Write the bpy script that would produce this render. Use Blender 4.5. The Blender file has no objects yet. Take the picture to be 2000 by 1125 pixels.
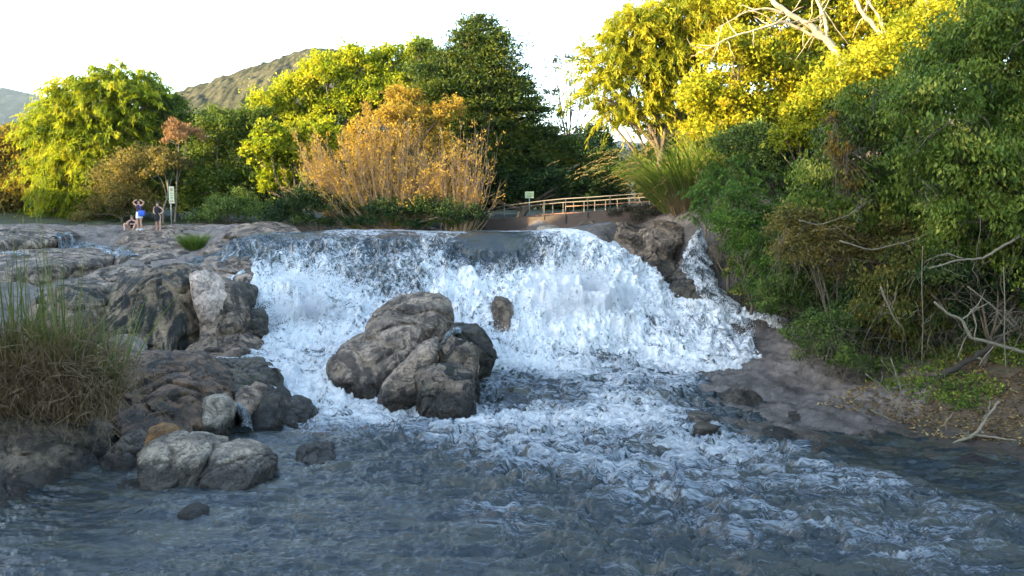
import bpy, bmesh, math
import numpy as np
from mathutils import Vector
R = math.radians
S = bpy.context.scene
COL = S.collection
# ------------------------------------------------------------------ camera, sky, sun, exposure
CAMZ = 5.0
FPX = 1600.0
PITCH = math.atan(137.5 / FPX)
cam_d = bpy.data.cameras.new('camera')
cam = bpy.data.objects.new('camera', cam_d)
COL.objects.link(cam)
cam.location = (0, 0, CAMZ)
cam.rotation_euler = (R(90) - PITCH, 0, 0)
cam_d.sensor_width = 36.0
cam_d.lens = 36.0 * FPX / 2000.0
cam_d.clip_start = 0.1
cam_d.clip_end = 9000
S.camera = cam
SUN_AZ = R(-109)      # measured from +Y, clockwise seen from above; the sun stands to the left, slightly behind
SUN_EL = R(12.5)
W = bpy.data.worlds.new('World'); S.world = W; W.use_nodes = True
nt = W.node_tree; nt.nodes.clear()
sky = nt.nodes.new('ShaderNodeTexSky'); sky.sky_type = 'NISHITA'; sky.sun_disc = False
sky.sun_elevation = SUN_EL; sky.sun_rotation = SUN_AZ
sky.air_density = 1.0; sky.dust_density = 1.4; sky.ozone_density = 0.7; sky.altitude = 300
bg = nt.nodes.new('ShaderNodeBackground'); bg.inputs['Strength'].default_value = 0.13
wo = nt.nodes.new('ShaderNodeOutputWorld')
nt.links.new(sky.outputs[0], bg.inputs[0]); nt.links.new(bg.outputs[0], wo.inputs[0])
sd = bpy.data.lights.new('sun', 'SUN'); sun = bpy.data.objects.new('sun', sd); COL.objects.link(sun)
sd.energy = 3.1; sd.angle = R(0.5); sd.color = (1.0, 0.77, 0.41)
sdir = Vector((math.sin(SUN_AZ) * math.cos(SUN_EL), math.cos(SUN_AZ) * math.cos(SUN_EL), math.sin(SUN_EL)))
sun.rotation_euler = sdir.to_track_quat('Z', 'Y').to_euler()
S.view_settings.view_transform = 'Standard'; S.view_settings.look = 'None'
S.view_settings.exposure = 3.22; S.view_settings.gamma = 1.0; S.view_settings.use_curve_mapping = False
try:
    S.cycles.use_denoising = True
    S.cycles.max_bounces = 8; S.cycles.diffuse_bounces = 3; S.cycles.glossy_bounces = 3
    S.cycles.transmission_bounces = 3; S.cycles.transparent_max_bounces = 8; S.cycles.volume_bounces = 0
    S.cycles.sample_clamp_indirect = 6
except Exception: pass
# ------------------------------------------------------------------ helpers
CP, SP = math.cos(PITCH), math.sin(PITCH)
def at(px, py, Y):
    """world point seen at photo pixel (2000 wide) standing Y metres ahead"""
    u = (px - 1000.0) / FPX; v = (562.5 - py) / FPX
    dy = CP + v * SP; dz = -SP + v * CP
    return np.array((u * Y / dy, Y, CAMZ + dz * Y / dy))
def rng(seed): return np.random.default_rng(seed)
_P = np.random.default_rng(77).permutation(4096).astype(np.int64)
_G = np.random.default_rng(78).normal(size=(4096, 3)); _G /= np.linalg.norm(_G, axis=1)[:, None]; _G = _G.astype(np.float32)
def perlin(p):
    p = np.asarray(p, np.float32); i = np.floor(p).astype(np.int64); f = p - i
    w = f * f * f * (f * (f * 6 - 15) + 10)
    out = 0
    for dx in (0, 1):
        wx = w[:, 0] if dx else 1 - w[:, 0]
        hx = _P[(i[:, 0] + dx) & 4095]
        for dy in (0, 1):
            wy = w[:, 1] if dy else 1 - w[:, 1]
            hy = _P[(hx + i[:, 1] + dy) & 4095]
            for dz in (0, 1):
                wz = w[:, 2] if dz else 1 - w[:, 2]
                g = _G[_P[(hy + i[:, 2] + dz) & 4095]]
                d = g[:, 0] * (f[:, 0] - dx) + g[:, 1] * (f[:, 1] - dy) + g[:, 2] * (f[:, 2] - dz)
                out = out + wx * wy * wz * d
    return out * 1.6
def fbm(p, octv=4, gain=0.5, lac=2.03, ridge=False):
    p = np.asarray(p, np.float32).copy(); a = 1.0; s = 0; t = 0
    for k in range(octv):
        n = perlin(p)
        if ridge: n = 1 - 2 * np.abs(n)
        s = s + a * n; t += a; a *= gain; p = p * lac + 17.3
    return s / t
def sstep(a, b, x):
    t = np.clip((x - a) / (b - a), 0, 1); return t * t * (3 - 2 * t)
def link(name, me, parent=None):
    o = bpy.data.objects.new(name, me); COL.objects.link(o)
    if parent is not None: o.parent = parent
    return o
def tag(o, label=None, cat=None, group=None, kind=None):
    if label: o['label'] = label
    if cat: o['category'] = cat
    if group: o['group'] = group
    if kind: o['kind'] = kind
    return o
def empty(name, loc, label=None, cat=None, group=None, kind=None):
    o = bpy.data.objects.new(name, None); COL.objects.link(o); o.location = tuple(float(c) for c in loc)
    o.empty_display_size = 0.3
    return tag(o, label, cat, group, kind)
def build(name, V, F, mat, parent=None, smooth=True, attrs=None, mats=None, mi=None):
    """V (n,3) world coordinates; F = int array (m,k) or list of such; child vertices are made local to the parent"""
    V = np.asarray(V, np.float32)
    if parent is not None: V = V - np.array(parent.location, np.float32)
    if not isinstance(F, list): F = [F]
    F = [np.asarray(f, np.int32) for f in F if len(f)]
    me = bpy.data.meshes.new(name)
    loops = np.concatenate([f.ravel() for f in F]); cnt = np.concatenate([np.full(len(f), f.shape[1], np.int32) for f in F])
    me.vertices.add(len(V)); me.vertices.foreach_set('co', V.ravel())
    me.loops.add(len(loops)); me.loops.foreach_set('vertex_index', loops)
    me.polygons.add(len(cnt)); st = np.zeros(len(cnt), np.int32); st[1:] = np.cumsum(cnt)[:-1]
    me.polygons.foreach_set('loop_start', st)
    try: me.polygons.foreach_set('loop_total', cnt)
    except Exception: pass
    for n, (dom, arr) in (attrs or {}).items():
        arr = np.asarray(arr, np.float32)
        if arr.ndim == 1:
            a = me.attributes.new(n, 'FLOAT', dom); a.data.foreach_set('value', arr)
        else:
            a = me.attributes.new(n, 'FLOAT_VECTOR', dom); a.data.foreach_set('vector', arr.ravel())
    me.materials.append(mat)
    for m in (mats or []): me.materials.append(m)
    if mi is not None: me.polygons.foreach_set('material_index', np.asarray(mi, np.int32))
    me.update(calc_edges=True)
    me.polygons.foreach_set('use_smooth', np.full(len(cnt), smooth, bool))
    return link(name, me, parent)
class MB:
    """collects pieces of one mesh"""
    def __init__(s): s.V = []; s.F = {}; s.n = 0
    def add(s, V, *Fs):
        for F in Fs:
            F = np.asarray(F, np.int32)
            if len(F): s.F.setdefault(F.shape[1], []).append(F + s.n)
        s.V.append(np.asarray(V, np.float32)); s.n += len(V)
    def tube(s, path, rad, sides=7, cap=True):
        P = np.asarray(path, float); n = len(P); rad = np.broadcast_to(np.asarray(rad, float), (n,))
        T = np.gradient(P, axis=0); T /= np.linalg.norm(T, axis=1)[:, None] + 1e-9
        ref = np.array((0.31, 0.94, 0.12)); A = np.cross(T, ref); A /= np.linalg.norm(A, axis=1)[:, None] + 1e-9
        B = np.cross(T, A)
        a = np.arange(sides) * 2 * np.pi / sides
        V = P[:, None] + rad[:, None, None] * (np.cos(a)[None, :, None] * A[:, None] + np.sin(a)[None, :, None] * B[:, None])
        V = V.reshape(-1, 3)
        i = np.arange(n - 1)[:, None] * sides; j = np.arange(sides)[None]; k = (j + 1) % sides
        Q = np.stack([i + j, i + k, i + sides + k, i + sides + j], -1).reshape(-1, 4)
        if cap:
            V = np.vstack([V, P[0], P[-1]]); c0 = n * sides; j = np.arange(sides); k = (j + 1) % sides
            T3 = np.concatenate([np.stack([np.full(sides, c0), k, j], 1), np.stack([np.full(sides, c0 + 1), (n - 1) * sides + j, (n - 1) * sides + k], 1)])
            s.add(V, Q, T3)
        else: s.add(V, Q)
    def box(s, c, h, ax=None):
        c = np.asarray(c, float); A = np.eye(3) if ax is None else np.asarray(ax, float)
        v = np.array([(x, y, z) for x in (-1, 1) for y in (-1, 1) for z in (-1, 1)], float) * np.asarray(h, float)
        V = c + v @ A
        s.add(V, [(0, 1, 3, 2), (4, 6, 7, 5), (0, 4, 5, 1), (2, 3, 7, 6), (0, 2, 6, 4), (1, 5, 7, 3)])
    def build(s, name, mat, parent=None, smooth=True):
        return build(name, np.vstack(s.V), [np.vstack(f) for f in s.F.values()], mat, parent, smooth)
def tps(C, reg=0.0):
    C = np.asarray(C, float); P = C[:, :2] / 10.0; z = C[:, 2]; n = len(P)
    d2 = ((P[:, None] - P[None]) ** 2).sum(-1); K = 0.5 * d2 * np.log(d2 + 1e-12) + reg * np.eye(n)
    A = np.zeros((n + 3, n + 3)); A[:n, :n] = K; A[:n, n] = 1; A[:n, n + 1:] = P; A[n, :n] = 1; A[n + 1:, :n] = P.T
    b = np.zeros(n + 3); b[:n] = z; w = np.linalg.solve(A, b)
    def f(x, y):
        x = np.asarray(x, float) / 10; y = np.asarray(y, float) / 10; o = w[n] + w[n + 1] * x + w[n + 2] * y
        for k in range(n):
            r = (x - P[k, 0]) ** 2 + (y - P[k, 1]) ** 2; o = o + w[k] * 0.5 * r * np.log(r + 1e-12)
        return o
    return f
# ---- node helpers
def newmat(name):
    m = bpy.data.materials.new(name); m.use_nodes = True; m.node_tree.nodes.clear(); return m
class N:
    def __init__(s, m): s.t = m.node_tree; s.out = s.n('ShaderNodeOutputMaterial')
    def n(s, t, **k):
        x = s.t.nodes.new(t)
        for a, b in k.items(): setattr(x, a, b)
        return x
    def l(s, a, b): s.t.links.new(a, b)
    def put(s, sock, v):
        if hasattr(v, 'node'): s.l(v, sock)
        else: sock.default_value = v
    def attr(s, name): return s.n('ShaderNodeAttribute', attribute_name=name)
    def noise(s, vec, scale, detail=4, rough=0.5, dist=0.0):
        x = s.n('ShaderNodeTexNoise'); x.inputs['Scale'].default_value = scale; x.inputs['Detail'].default_value = detail
        x.inputs['Roughness'].default_value = rough; x.inputs['Distortion'].default_value = dist
        if vec is not None: s.l(vec, x.inputs['Vector'])
        return x.outputs['Fac']
    def vor(s, vec, scale, feat='F1'):
        x = s.n('ShaderNodeTexVoronoi', feature=feat); x.inputs['Scale'].default_value = scale
        if vec is not None: s.l(vec, x.inputs['Vector'])
        return x
    def m(s, op, a, b=0.5, c=None, clamp=False):
        x = s.n('ShaderNodeMath', operation=op, use_clamp=clamp); s.put(x.inputs[0], a); s.put(x.inputs[1], b)
        if c is not None: s.put(x.inputs[2], c)
        return x.outputs[0]
    def ramp(s, fac, stops):
        x = s.n('ShaderNodeValToRGB'); r = x.color_ramp
        while len(r.elements) < len(stops): r.elements.new(0.5)
        for e, (p, c) in zip(r.elements, stops):
            e.position = p; e.color = (c, c, c, 1) if not isinstance(c, tuple) else (*c, 1)
        s.l(fac, x.inputs[0]); return x.outputs[0]
    def mix(s, f, a, b, mode='MIX'):
        x = s.n('ShaderNodeMix', data_type='RGBA', blend_type=mode); s.put(x.inputs[0], f)
        s.put(x.inputs[6], a if hasattr(a, 'node') else (*a, 1)); s.put(x.inputs[7], b if hasattr(b, 'node') else (*b, 1)); return x.outputs[2]
    def smooth(s, v, a, b, lo=0.0, hi=1.0):
        x = s.n('ShaderNodeMapRange', interpolation_type='SMOOTHSTEP'); s.l(v, x.inputs[0])
        x.inputs[1].default_value = a; x.inputs[2].default_value = b; x.inputs[3].default_value = lo; x.inputs[4].default_value = hi
        return x.outputs[0]
    def mapping(s, vec, scale):
        x = s.n('ShaderNodeMapping'); x.inputs['Scale'].default_value = scale; s.l(vec, x.inputs[0]); return x.outputs[0]
    def bump(s, h, strength, dist, normal=None):
        x = s.n('ShaderNodeBump'); x.inputs['Strength'].default_value = strength; x.inputs['Distance'].default_value = dist
        s.l(h, x.inputs['Height'])
        if normal is not None: s.l(normal, x.inputs['Normal'])
        return x.outputs[0]
    def bsdf(s, col, rough=0.6, normal=None, spec=0.5, **k):
        b = s.n('ShaderNodeBsdfPrincipled'); s.put(b.inputs['Base Color'], col if hasattr(col, 'node') else (*col, 1))
        s.put(b.inputs['Roughness'], rough); s.put(b.inputs['Specular IOR Level'], spec)
        if normal is not None: s.l(normal, b.inputs['Normal'])
        for a, v in k.items(): s.put(b.inputs[a], v)
        return b
    def fin(s, sh): s.l(sh, s.out.inputs['Surface'])
def simple(name, col, rough=0.6, metal=0.0, bump=0.0, var=0.25, scale=6):
    m = newmat(name); g = N(m); co = g.n('ShaderNodeNewGeometry').outputs['Position']
    n = g.noise(co, scale, 5, 0.6)
    c = g.mix(n, tuple(x * (1 - var) for x in col), tuple(min(1, x * (1 + var)) for x in col))
    nrm = g.bump(n, 0.4, bump) if bump else None
    g.fin(g.bsdf(c, rough, nrm, Metallic=metal).outputs[0]); return m
def rockmat(name, c1, c2, stain=0.35, moss=0.0, streak=0.0, spk=0.35, wet=True, wz=0.22, orange=0.0):
    c1 = tuple(a * b for a, b in zip(c1, (1.02, .98, .92))); c2 = tuple(a * b for a, b in zip(c2, (1.02, .97, .89)))
    m = newmat(name); g = N(m); co = g.n('ShaderNodeNewGeometry').outputs['Position']
    big = g.noise(co, 1.1, 5, 0.6, 0.6); mid = g.noise(co, 4.5, 8, 0.72, 0.4); fine = g.noise(co, 38, 6, 0.75)
    f = g.m('ADD', g.m('MULTIPLY', big, 0.75), g.m('MULTIPLY', mid, 0.33))
    c = g.ramp(f, [(0.41, tuple(x * .6 for x in c1)), (0.50, tuple((x + y) * .42 for x, y in zip(c1, c2))), (0.64, tuple(x * 1.22 for x in c2))])
    c = g.mix(g.smooth(fine, 0.38, 0.72, 0, spk), c, tuple(x * 1.6 for x in c2))
    c = g.mix(g.smooth(g.noise(co, 20, 4, 0.7), 0.52, 0.68, 0, 0.3), c, tuple(x * 0.42 for x in c1))
    if orange: c = g.mix(g.smooth(g.noise(co, 2.3, 5, 0.7, 1.0), 0.54, 0.66, 0, orange), c, (0.30, 0.13, 0.035))
    if stain: c = g.mix(g.smooth(g.noise(co, 1.7, 6, 0.72, 1.3), 0.47, 0.56, 0, stain * 2.4), c, (0.022, 0.02, 0.018))
    if streak:
        v = g.mapping(co, (1.6, 1.6, 0.22)); s1 = g.noise(v, 1.5, 6, 0.62, 0.6)
        c = g.mix(g.smooth(s1, 0.42, 0.58, 0, streak), c, (0.014, 0.018, 0.016))
        s2 = g.noise(g.mapping(co, (2.3, 2.3, 0.35)), 1.9, 5, 0.7, 0.5)
        c = g.mix(g.smooth(s2, 0.60, 0.68, 0, streak * 0.7), c, (0.30, 0.25, 0.17))
    if moss: c = g.mix(g.smooth(g.noise(co, 3.1, 7, 0.75, 0.5), 0.5, 0.64, 0, moss), c, (0.035, 0.055, 0.014))
    rough = 0.62
    if wet:
        z = g.n('ShaderNodeSeparateXYZ'); g.l(co, z.inputs[0])
        zz = g.m('ADD', z.outputs[2], g.m('MULTIPLY', g.m('SUBTRACT', mid, 0.5), 0.5))
        w = g.smooth(zz, wz - .08, wz + 0.14, 1, 0)
        c = g.mix(g.m('MULTIPLY', w, 0.85), c, (0.018, 0.017, 0.015)); rough = g.smooth(zz, wz, wz + 0.15, 0.25, 0.62)  # wet band at the waterline; on midstream rocks also painted shade
    h = g.m('ADD', g.m('MULTIPLY', mid, 1.0), g.m('MULTIPLY', fine, 0.22))
    cr = g.vor(g.mapping(co, (1, 1, 1)), 2.4, 'DISTANCE_TO_EDGE').outputs['Distance']
    crk = g.m('ABSOLUTE', g.m('SUBTRACT', g.noise(co, 2.6, 4, 0.6, 1.5), 0.5)); crk = g.smooth(crk, 0.0, 0.022)
    pit = g.smooth(g.noise(co, 13, 3, 0.6), .28, .42)
    nb = g.bump(g.m('ADD', g.m('ADD', g.m('MULTIPLY', h, 1.4), g.m('MULTIPLY', crk, 0.35)), g.m('MULTIPLY', pit, .25)), 0.85, 0.09)
    c = g.mix(g.m('MULTIPLY', g.m('SUBTRACT', 1.0, crk), 0.6), c, (0.02, 0.017, 0.014))
    g.fin(g.bsdf(c, rough, nb, spec=0.25).outputs[0]); return m
# ------------------------------------------------------------------ river surface control points (world x, y, z)
def P3(l): return [tuple(at(*q)) for q in l]
WC = []
for x in (-14, -8, -3, 3, 8, 14):
    for y in (7, 11, 15, 19): WC.append((x, y, 0.0))
for px in (500, 640, 800, 950, 1080): WC += P3([(px, 458, 34)])
WC += P3([(1155, 466, 34)])
for px in (580, 720, 860, 1000, 1120): WC += P3([(px, 480, 33.3), (px, 512, 32.2)])
WC += P3([(560, 545, 31.1), (560, 600, 29.0), (570, 650, 27.7), (640, 560, 30.6), (720, 575, 30), (730, 640, 28.2), (860, 560, 30.6), (880, 620, 28.7), (940, 600, 29.2), (950, 660, 27.3),
          (1030, 560, 30.8), (1050, 620, 28.9), (1140, 548, 31.2), (1130, 600, 29.4), (1150, 650, 27.7), (1000, 700, 26.2), (1120, 705, 26.0), (1230, 620, 29), (1290, 660, 27.6),
          (1210, 702, 26.1), (1330, 668, 27.5), (1200, 545, 31.4), (1290, 590, 30.4), (1400, 606, 30.1), (1465, 622, 29.6),
          (980, 735, 24.4), (1120, 738, 24.2), (1240, 742, 23.9), (980, 775, 22.2), (1120, 780, 21.9), (1280, 785, 21.7), (1000, 812, 20.7), (1200, 812, 20.6), (1380, 818, 20.4),
          (510, 660, 26.8), (490, 700, 24.7), (560, 745, 23.1), (600, 785, 21.6), (630, 822, 20.3), (455, 705, 24.4), (640, 700, 25.2), (700, 700, 25.6), (480, 610, 28.0)])
for x in (-9, -4, 0, 4): WC += [(x, 36, 4.33), (x, 39.5, 4.33), (x, 44, 4.33)]
WC += [(-13, 44, 3.6), (-14, 38, 3.4), (-13.5, 34, 3.0), (-13.5, 31, 2.4), (-12.5, 28, 0.6), (-13, 24, 0.2), (-11, 22, 0.1), (-11, 25.5, 0.3)]
WC += [(6.5, 36, 3.6), (7.5, 33.2, 1.2), (6, 34.8, 3.2), (6.5, 40, 3.6), (10, 33, 0.8), (11.5, 29, 0.9), (10, 26, 0.2), (8.5, 23, -0.1), (12, 21, -0.1)]
waterf = tps(WC, 0.0004)
# ------------------------------------------------------------------ ground control points
TC = [(-3, 8, -.9), (3, 8, -.9), (9, 8, -.8), (-8, 8, -.5), (0, 14, -.8), (5, 14, -.8), (0, 18, -.7), (4, 18, -.6), (9, 13.5, -.6), (-4, 15, -.7), (12.5, 11, -.3), (-8.5, 13.2, -.35), (-4.5, 17.5, -.5)]
for q in WC:
    if 20.2 < q[1] < 35 and -11.5 < q[0] < 6.5: TC.append((q[0], q[1], q[2] - 0.55))
TC += [(-7, 39, 3.6), (0, 39, 3.6), (3.5, 39, 3.6), (-8, 42, 3.9), (0, 42, 3.9), (4, 40.8, 4.1)]
TC += P3([(1400, 826, 20.0), (1600, 868, 18.1), (1800, 893, 17.1), (2000, 908, 16.6), (1290, 795, 21.2)])
TC += [(12.5, 14.5, 0.05), (15.5, 11, 0.1), (20, 8, 0.6)]
TC += P3([(1215, 716, 25.7), (1330, 664, 27.8), (1450, 626, 29.4), (1540, 640, 28.2), (1400, 760, 22.9), (1500, 720, 24.4), (1600, 742, 23), (1600, 690, 25.6), (1350, 790, 21.7),
          (1700, 785, 20.6), (1800, 722, 21.6), (2000, 702, 20), (1900, 806, 18.6), (2000, 852, 17.6), (1700, 840, 19.1), (1620, 622, 30)])
TC += [(13.5, 30, 3.0), (12.5, 26, 1.9), (16, 20.5, 1.9), (20, 25, 4.0), (18, 35, 8.5), (13, 38, 6.5), (27, 15, 3.5), (28, 45, 12), (17, 48, 8), (8, 42.5, 5.3), (16, 15, 1.6), (10.5, 33.5, 5.0)]
TC += P3([(1335, 462, 34.5), (1395, 592, 30.9), (1235, 545, 32.2), (1165, 476, 34.1), (1110, 447, 36.5), (1200, 442, 36), (1300, 440, 36), (1250, 480, 34.5), (1310, 590, 31.1), (1345, 520, 32.6)])
TC += P3([(1050, 436, 41), (1200, 428, 41), (1310, 420, 41)])
TC += [(-12, 43.5, 4.45), (-5, 44, 4.6), (1, 44.5, 4.7), (5, 45.5, 4.9)]
TC += [(-26, 42, 4.45), (-19, 42, 4.45), (-13, 40.5, 4.45)]
TC += P3([(0, 455, 38), (120, 488, 34), (260, 470, 37), (400, 470, 36), (430, 520, 31), (220, 520, 31), (0, 535, 29), (200, 700, 24), (350, 702, 24), (455, 696, 24.9), (100, 690, 22.5), (-100, 650, 22),
          (0, 770, 17), (150, 790, 17), (0, 925, 15.6), (110, 925, 15.9), (300, 800, 18.6), (440, 838, 18.9), (560, 790, 20.7), (235, 860, 17.0)])
TC += [(-14, 12, 1.5), (-13, 8, .8), (-20, 20, 3.2), (-26, 30, 3.8), (-30, 14, 5), (-36, 42, 5), (-30, 62, 6), (-12, 60, 5.4), (4, 60, 5.6), (30, 62, 11), (30, 5, 6), (-20, 5, 3), (38, 30, 14), (-40, 5, 6)]
groundf = tps(TC, 0.0006)
def ground(x, y):
    x = np.asarray(x, float); y = np.asarray(y, float)
    xc = np.clip(x, -36, 34); yc = np.clip(y, 4, 60)
    z = groundf(xc, yc)
    d = np.hypot(x - xc, y - yc)
    z = z * np.exp(-d / 60) + 4.0 * (1 - np.exp(-d / 60))
    z = z - 0.38 * sstep(-10.2, -11.8, x) * sstep(26, 29, y) * sstep(39.5, 37, y)
    z = z - 0.75 * sstep(-3.5, -4.5, x) * sstep(-15, -12, x) * sstep(14.5, 15.5, y) * sstep(25.5, 24, y)
    z = z - 0.55 * sstep(3.6, 4.6, x) * sstep(9.5, 8.5, x) * sstep(30.5, 31.5, y) * sstep(35.5, 34.5, y)
    return z
def gz(x, y): return float(ground(np.array([x]), np.array([y]))[0])
# ------------------------------------------------------------------ ground sheet
M_ROCK = rockmat('outcrop_rock', (0.085, 0.07, 0.058), (0.27, 0.225, 0.185), stain=0.3)
def ground_mat():
    m = newmat('ground_soil_and_rock'); g = N(m); co = g.n('ShaderNodeNewGeometry').outputs['Position']
    big = g.noise(co, 0.9, 6, 0.65, 0.6); mid = g.noise(co, 5, 8, 0.72, 0.3); fine = g.noise(co, 45, 5, 0.75)
    rock = g.ramp(g.m('ADD', g.m('MULTIPLY', big, 0.55), g.m('MULTIPLY', mid, 0.5)), [(0.40, (0.045, 0.036, 0.030)), (.53, (.13, .105, .088)), (0.70, (0.28, 0.235, 0.195))])
    rock = g.mix(g.smooth(fine, 0.4, 0.7, 0, 0.35), rock, (0.36, 0.31, 0.27))
    rock = g.mix(g.smooth(g.noise(co, 1.5, 6, 0.7, 1.2), 0.53, 0.64, 0, 0.55), rock, (0.03, 0.026, 0.022))
    soil = g.ramp(g.m('ADD', g.m('MULTIPLY', mid, 0.6), g.m('MULTIPLY', fine, 0.45)), [(0.38, (0.022, 0.016, 0.010)), (0.75, (0.15, 0.105, 0.06))])
    soil = g.mix(g.smooth(g.noise(co, 2.2, 5, 0.6), 0.5, 0.62, 0, 0.5), soil, (0.05, 0.05, 0.02))
    gr = g.ramp(g.noise(co, 0.6, 8, 0.75), [(0.35, (0.012, 0.02, 0.006)), (0.7, (0.05, 0.06, 0.02))])
    c = g.mix(g.smooth(g.m('ADD', g.attr('soil').outputs['Fac'], g.m('MULTIPLY', g.m('SUBTRACT', mid, 0.5), 0.9)), 0.42, 0.58), rock, soil)
    c = g.mix(g.attr('green').outputs['Fac'], c, gr)
    wet = g.smooth(g.m('ADD', g.attr('wet').outputs['Fac'], g.m('MULTIPLY', g.m('SUBTRACT', mid, 0.5), 0.6)), 0.3, 0.7)
    c = g.mix(g.m('MULTIPLY', wet, 0.55), c, (0.03, 0.028, 0.027))  # darkens wet ground, and left bank crevices as painted shade
    rough = g.m('SUBTRACT', 0.7, g.m('MULTIPLY', wet, 0.48))
    g.fin(g.bsdf(c, rough, g.bump(g.m('ADD', mid, g.m('MULTIPLY', fine, 0.3)), 0.7, 0.08), spec=0.4).outputs[0]); return m
def grid_mesh(X, Y):
    ny, nx = X.shape; idx = np.arange(ny * nx).reshape(ny, nx)
    return np.stack([idx[:-1, :-1], idx[:-1, 1:], idx[1:, 1:], idx[1:, :-1]], -1).reshape(-1, 4)
def spaced(stops):
    o = []
    for (a, b, st) in stops: o += list(np.arange(a, b, st))
    return np.array(o)
xs = spaced([(-6000, -600, 600), (-600, -120, 60), (-120, -40, 8), (-40, -26, 1.0), (-26, 20, 0.085), (20, 40, 0.8), (40, 120, 8), (120, 600, 60), (600, 6001, 600)])
ys = spaced([(-3000, -300, 300), (-300, -30, 30), (-30, 6, 3), (6, 47, 0.085), (47, 62, 0.7), (62, 200, 8), (200, 800, 60), (800, 8001, 600)])
X, Y = np.meshgrid(xs, ys); Z = ground(X.ravel(), Y.ravel()); Xf, Yf = X.ravel(), Y.ravel()
WZ = waterf(np.clip(Xf, -14, 14), np.clip(Yf, 7, 44))
near = (Yf > 5) & (Yf < 62) & (np.abs(Xf) < 40)
pn = np.stack([Xf * .55, Yf * .75, Z * .3], 1)
rel = np.zeros(len(Xf))
rel[near] = -(1 - np.clip(np.abs(perlin(pn[near] * np.array((.8, 1.6, 1)) + 5 + perlin(pn[near] * 2)[:, None] * .3)) * 7, 0, 1)) ** 2 * .22 * (Xf[near] < -8) + fbm(pn[near], 3) * 0.30 + fbm(pn[near] * np.array((2.2, 4.0, 1)), 4, ridge=True) * 0.10 + fbm(pn[near] * 9, 3, 0.6) * 0.035
soil = sstep(0, 1, (Xf - 0.0 - (26 - Yf) * -0.9 - 6.4) / 1.5) * (Xf > 5)      # right bank away from the rock slab
slab_pts = np.array([at(*q)[:2] for q in ((1210, 716, 25.9), (1330, 664, 28), (1450, 626, 29.6), (1560, 640, 28.4), (1640, 700, 25.6), (1600, 770, 21.8), (1450, 810, 20.6), (1300, 798, 21.2))])
SLC = slab_pts.mean(0); sr = np.hypot((Xf - SLC[0] - .5) / 4.4, (Yf - SLC[1] + .9) / 5.9)
onslab = sstep(1.15, 0.8, sr)
soil = np.clip(sstep(4.5, 6.5, Xf) * sstep(34, 30, Yf) * (1 - onslab), 0, 1)
soil = np.maximum(soil, sstep(33, 36, Yf) * sstep(3, 5, Xf) * sstep(45, 42, Yf) * 0.35)
soil = np.maximum(soil, sstep(42.5, 43.5, Yf) * 0.8)
rel *= 1 - 0.55 * soil
rel[near] += soil[near] * (fbm(pn[near] * 13, 3, .6, ridge=True) * .05 + fbm(pn[near] * 4, 3) * .06)
# strata steps on the tilted slab
sq = np.stack([(Xf + Yf * .55) * 1.5, (Yf - Xf * .6) * .35, Z * 0], 1)
st_ = fbm(sq, 4) * 5; sk_ = np.floor(st_); rel += onslab * (.12 * ((sk_ + sstep(.35, .6, st_ - sk_)) / 2.5) - .06 * (1 - np.clip(np.abs(perlin(sq * np.array((1.4, .8, 1)) + 9)) * 8, 0, 1)) ** 2)
Z = Z + rel * near
green = np.clip(sstep(43, 45, Yf) + sstep(58, 62, Yf) + (Xf < -28) + (Xf > 24) + (Yf < 5) * (np.abs(Xf) > 12), 0, 1)
wet = np.maximum(sstep(0.45, 0.05, Z - WZ), .8 * sstep(1.1, .2, Z - WZ + (Xf - 7) * .12) * (Xf > 2.5) * (Yf > 19.5))
wet = np.maximum(wet, sstep(4, 5, Xf) * sstep(9.5, 8.5, Xf) * sstep(30, 31, Yf) * sstep(35.6, 35, Yf))  # darker ground between the right ledge and the side cascade
wet = np.maximum(wet, sstep(-3.6, -4.6, Xf) * sstep(-12.5, -11.5, Xf) * sstep(13, 14, Yf) * sstep(27, 25, Yf)) * (Yf < 45) * (Xf > -13) * (Xf < 13)  # crevice shade painted on the ground between the left boulders, carried by wet
g0 = build('ground', np.stack([Xf, Yf, Z], 1), grid_mesh(X, Y), ground_mat(), attrs={'soil': ('POINT', soil), 'green': ('POINT', green), 'wet': ('POINT', wet)})
GXS, GYS, GZG = xs, ys, Z.reshape(len(ys), len(xs))
def surf(x, y):
    i = np.clip(np.searchsorted(GXS, x) - 1, 0, len(GXS) - 2); j = np.clip(np.searchsorted(GYS, y) - 1, 0, len(GYS) - 2)
    a = (x - GXS[i]) / (GXS[i + 1] - GXS[i]); b = (y - GYS[j]) / (GYS[j + 1] - GYS[j])
    return (GZG[j, i] * (1 - a) + GZG[j, i + 1] * a) * (1 - b) + (GZG[j + 1, i] * (1 - a) + GZG[j + 1, i + 1] * a) * b
tag(g0, 'rocky river bed and brown soil banks', kind='structure')
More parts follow.
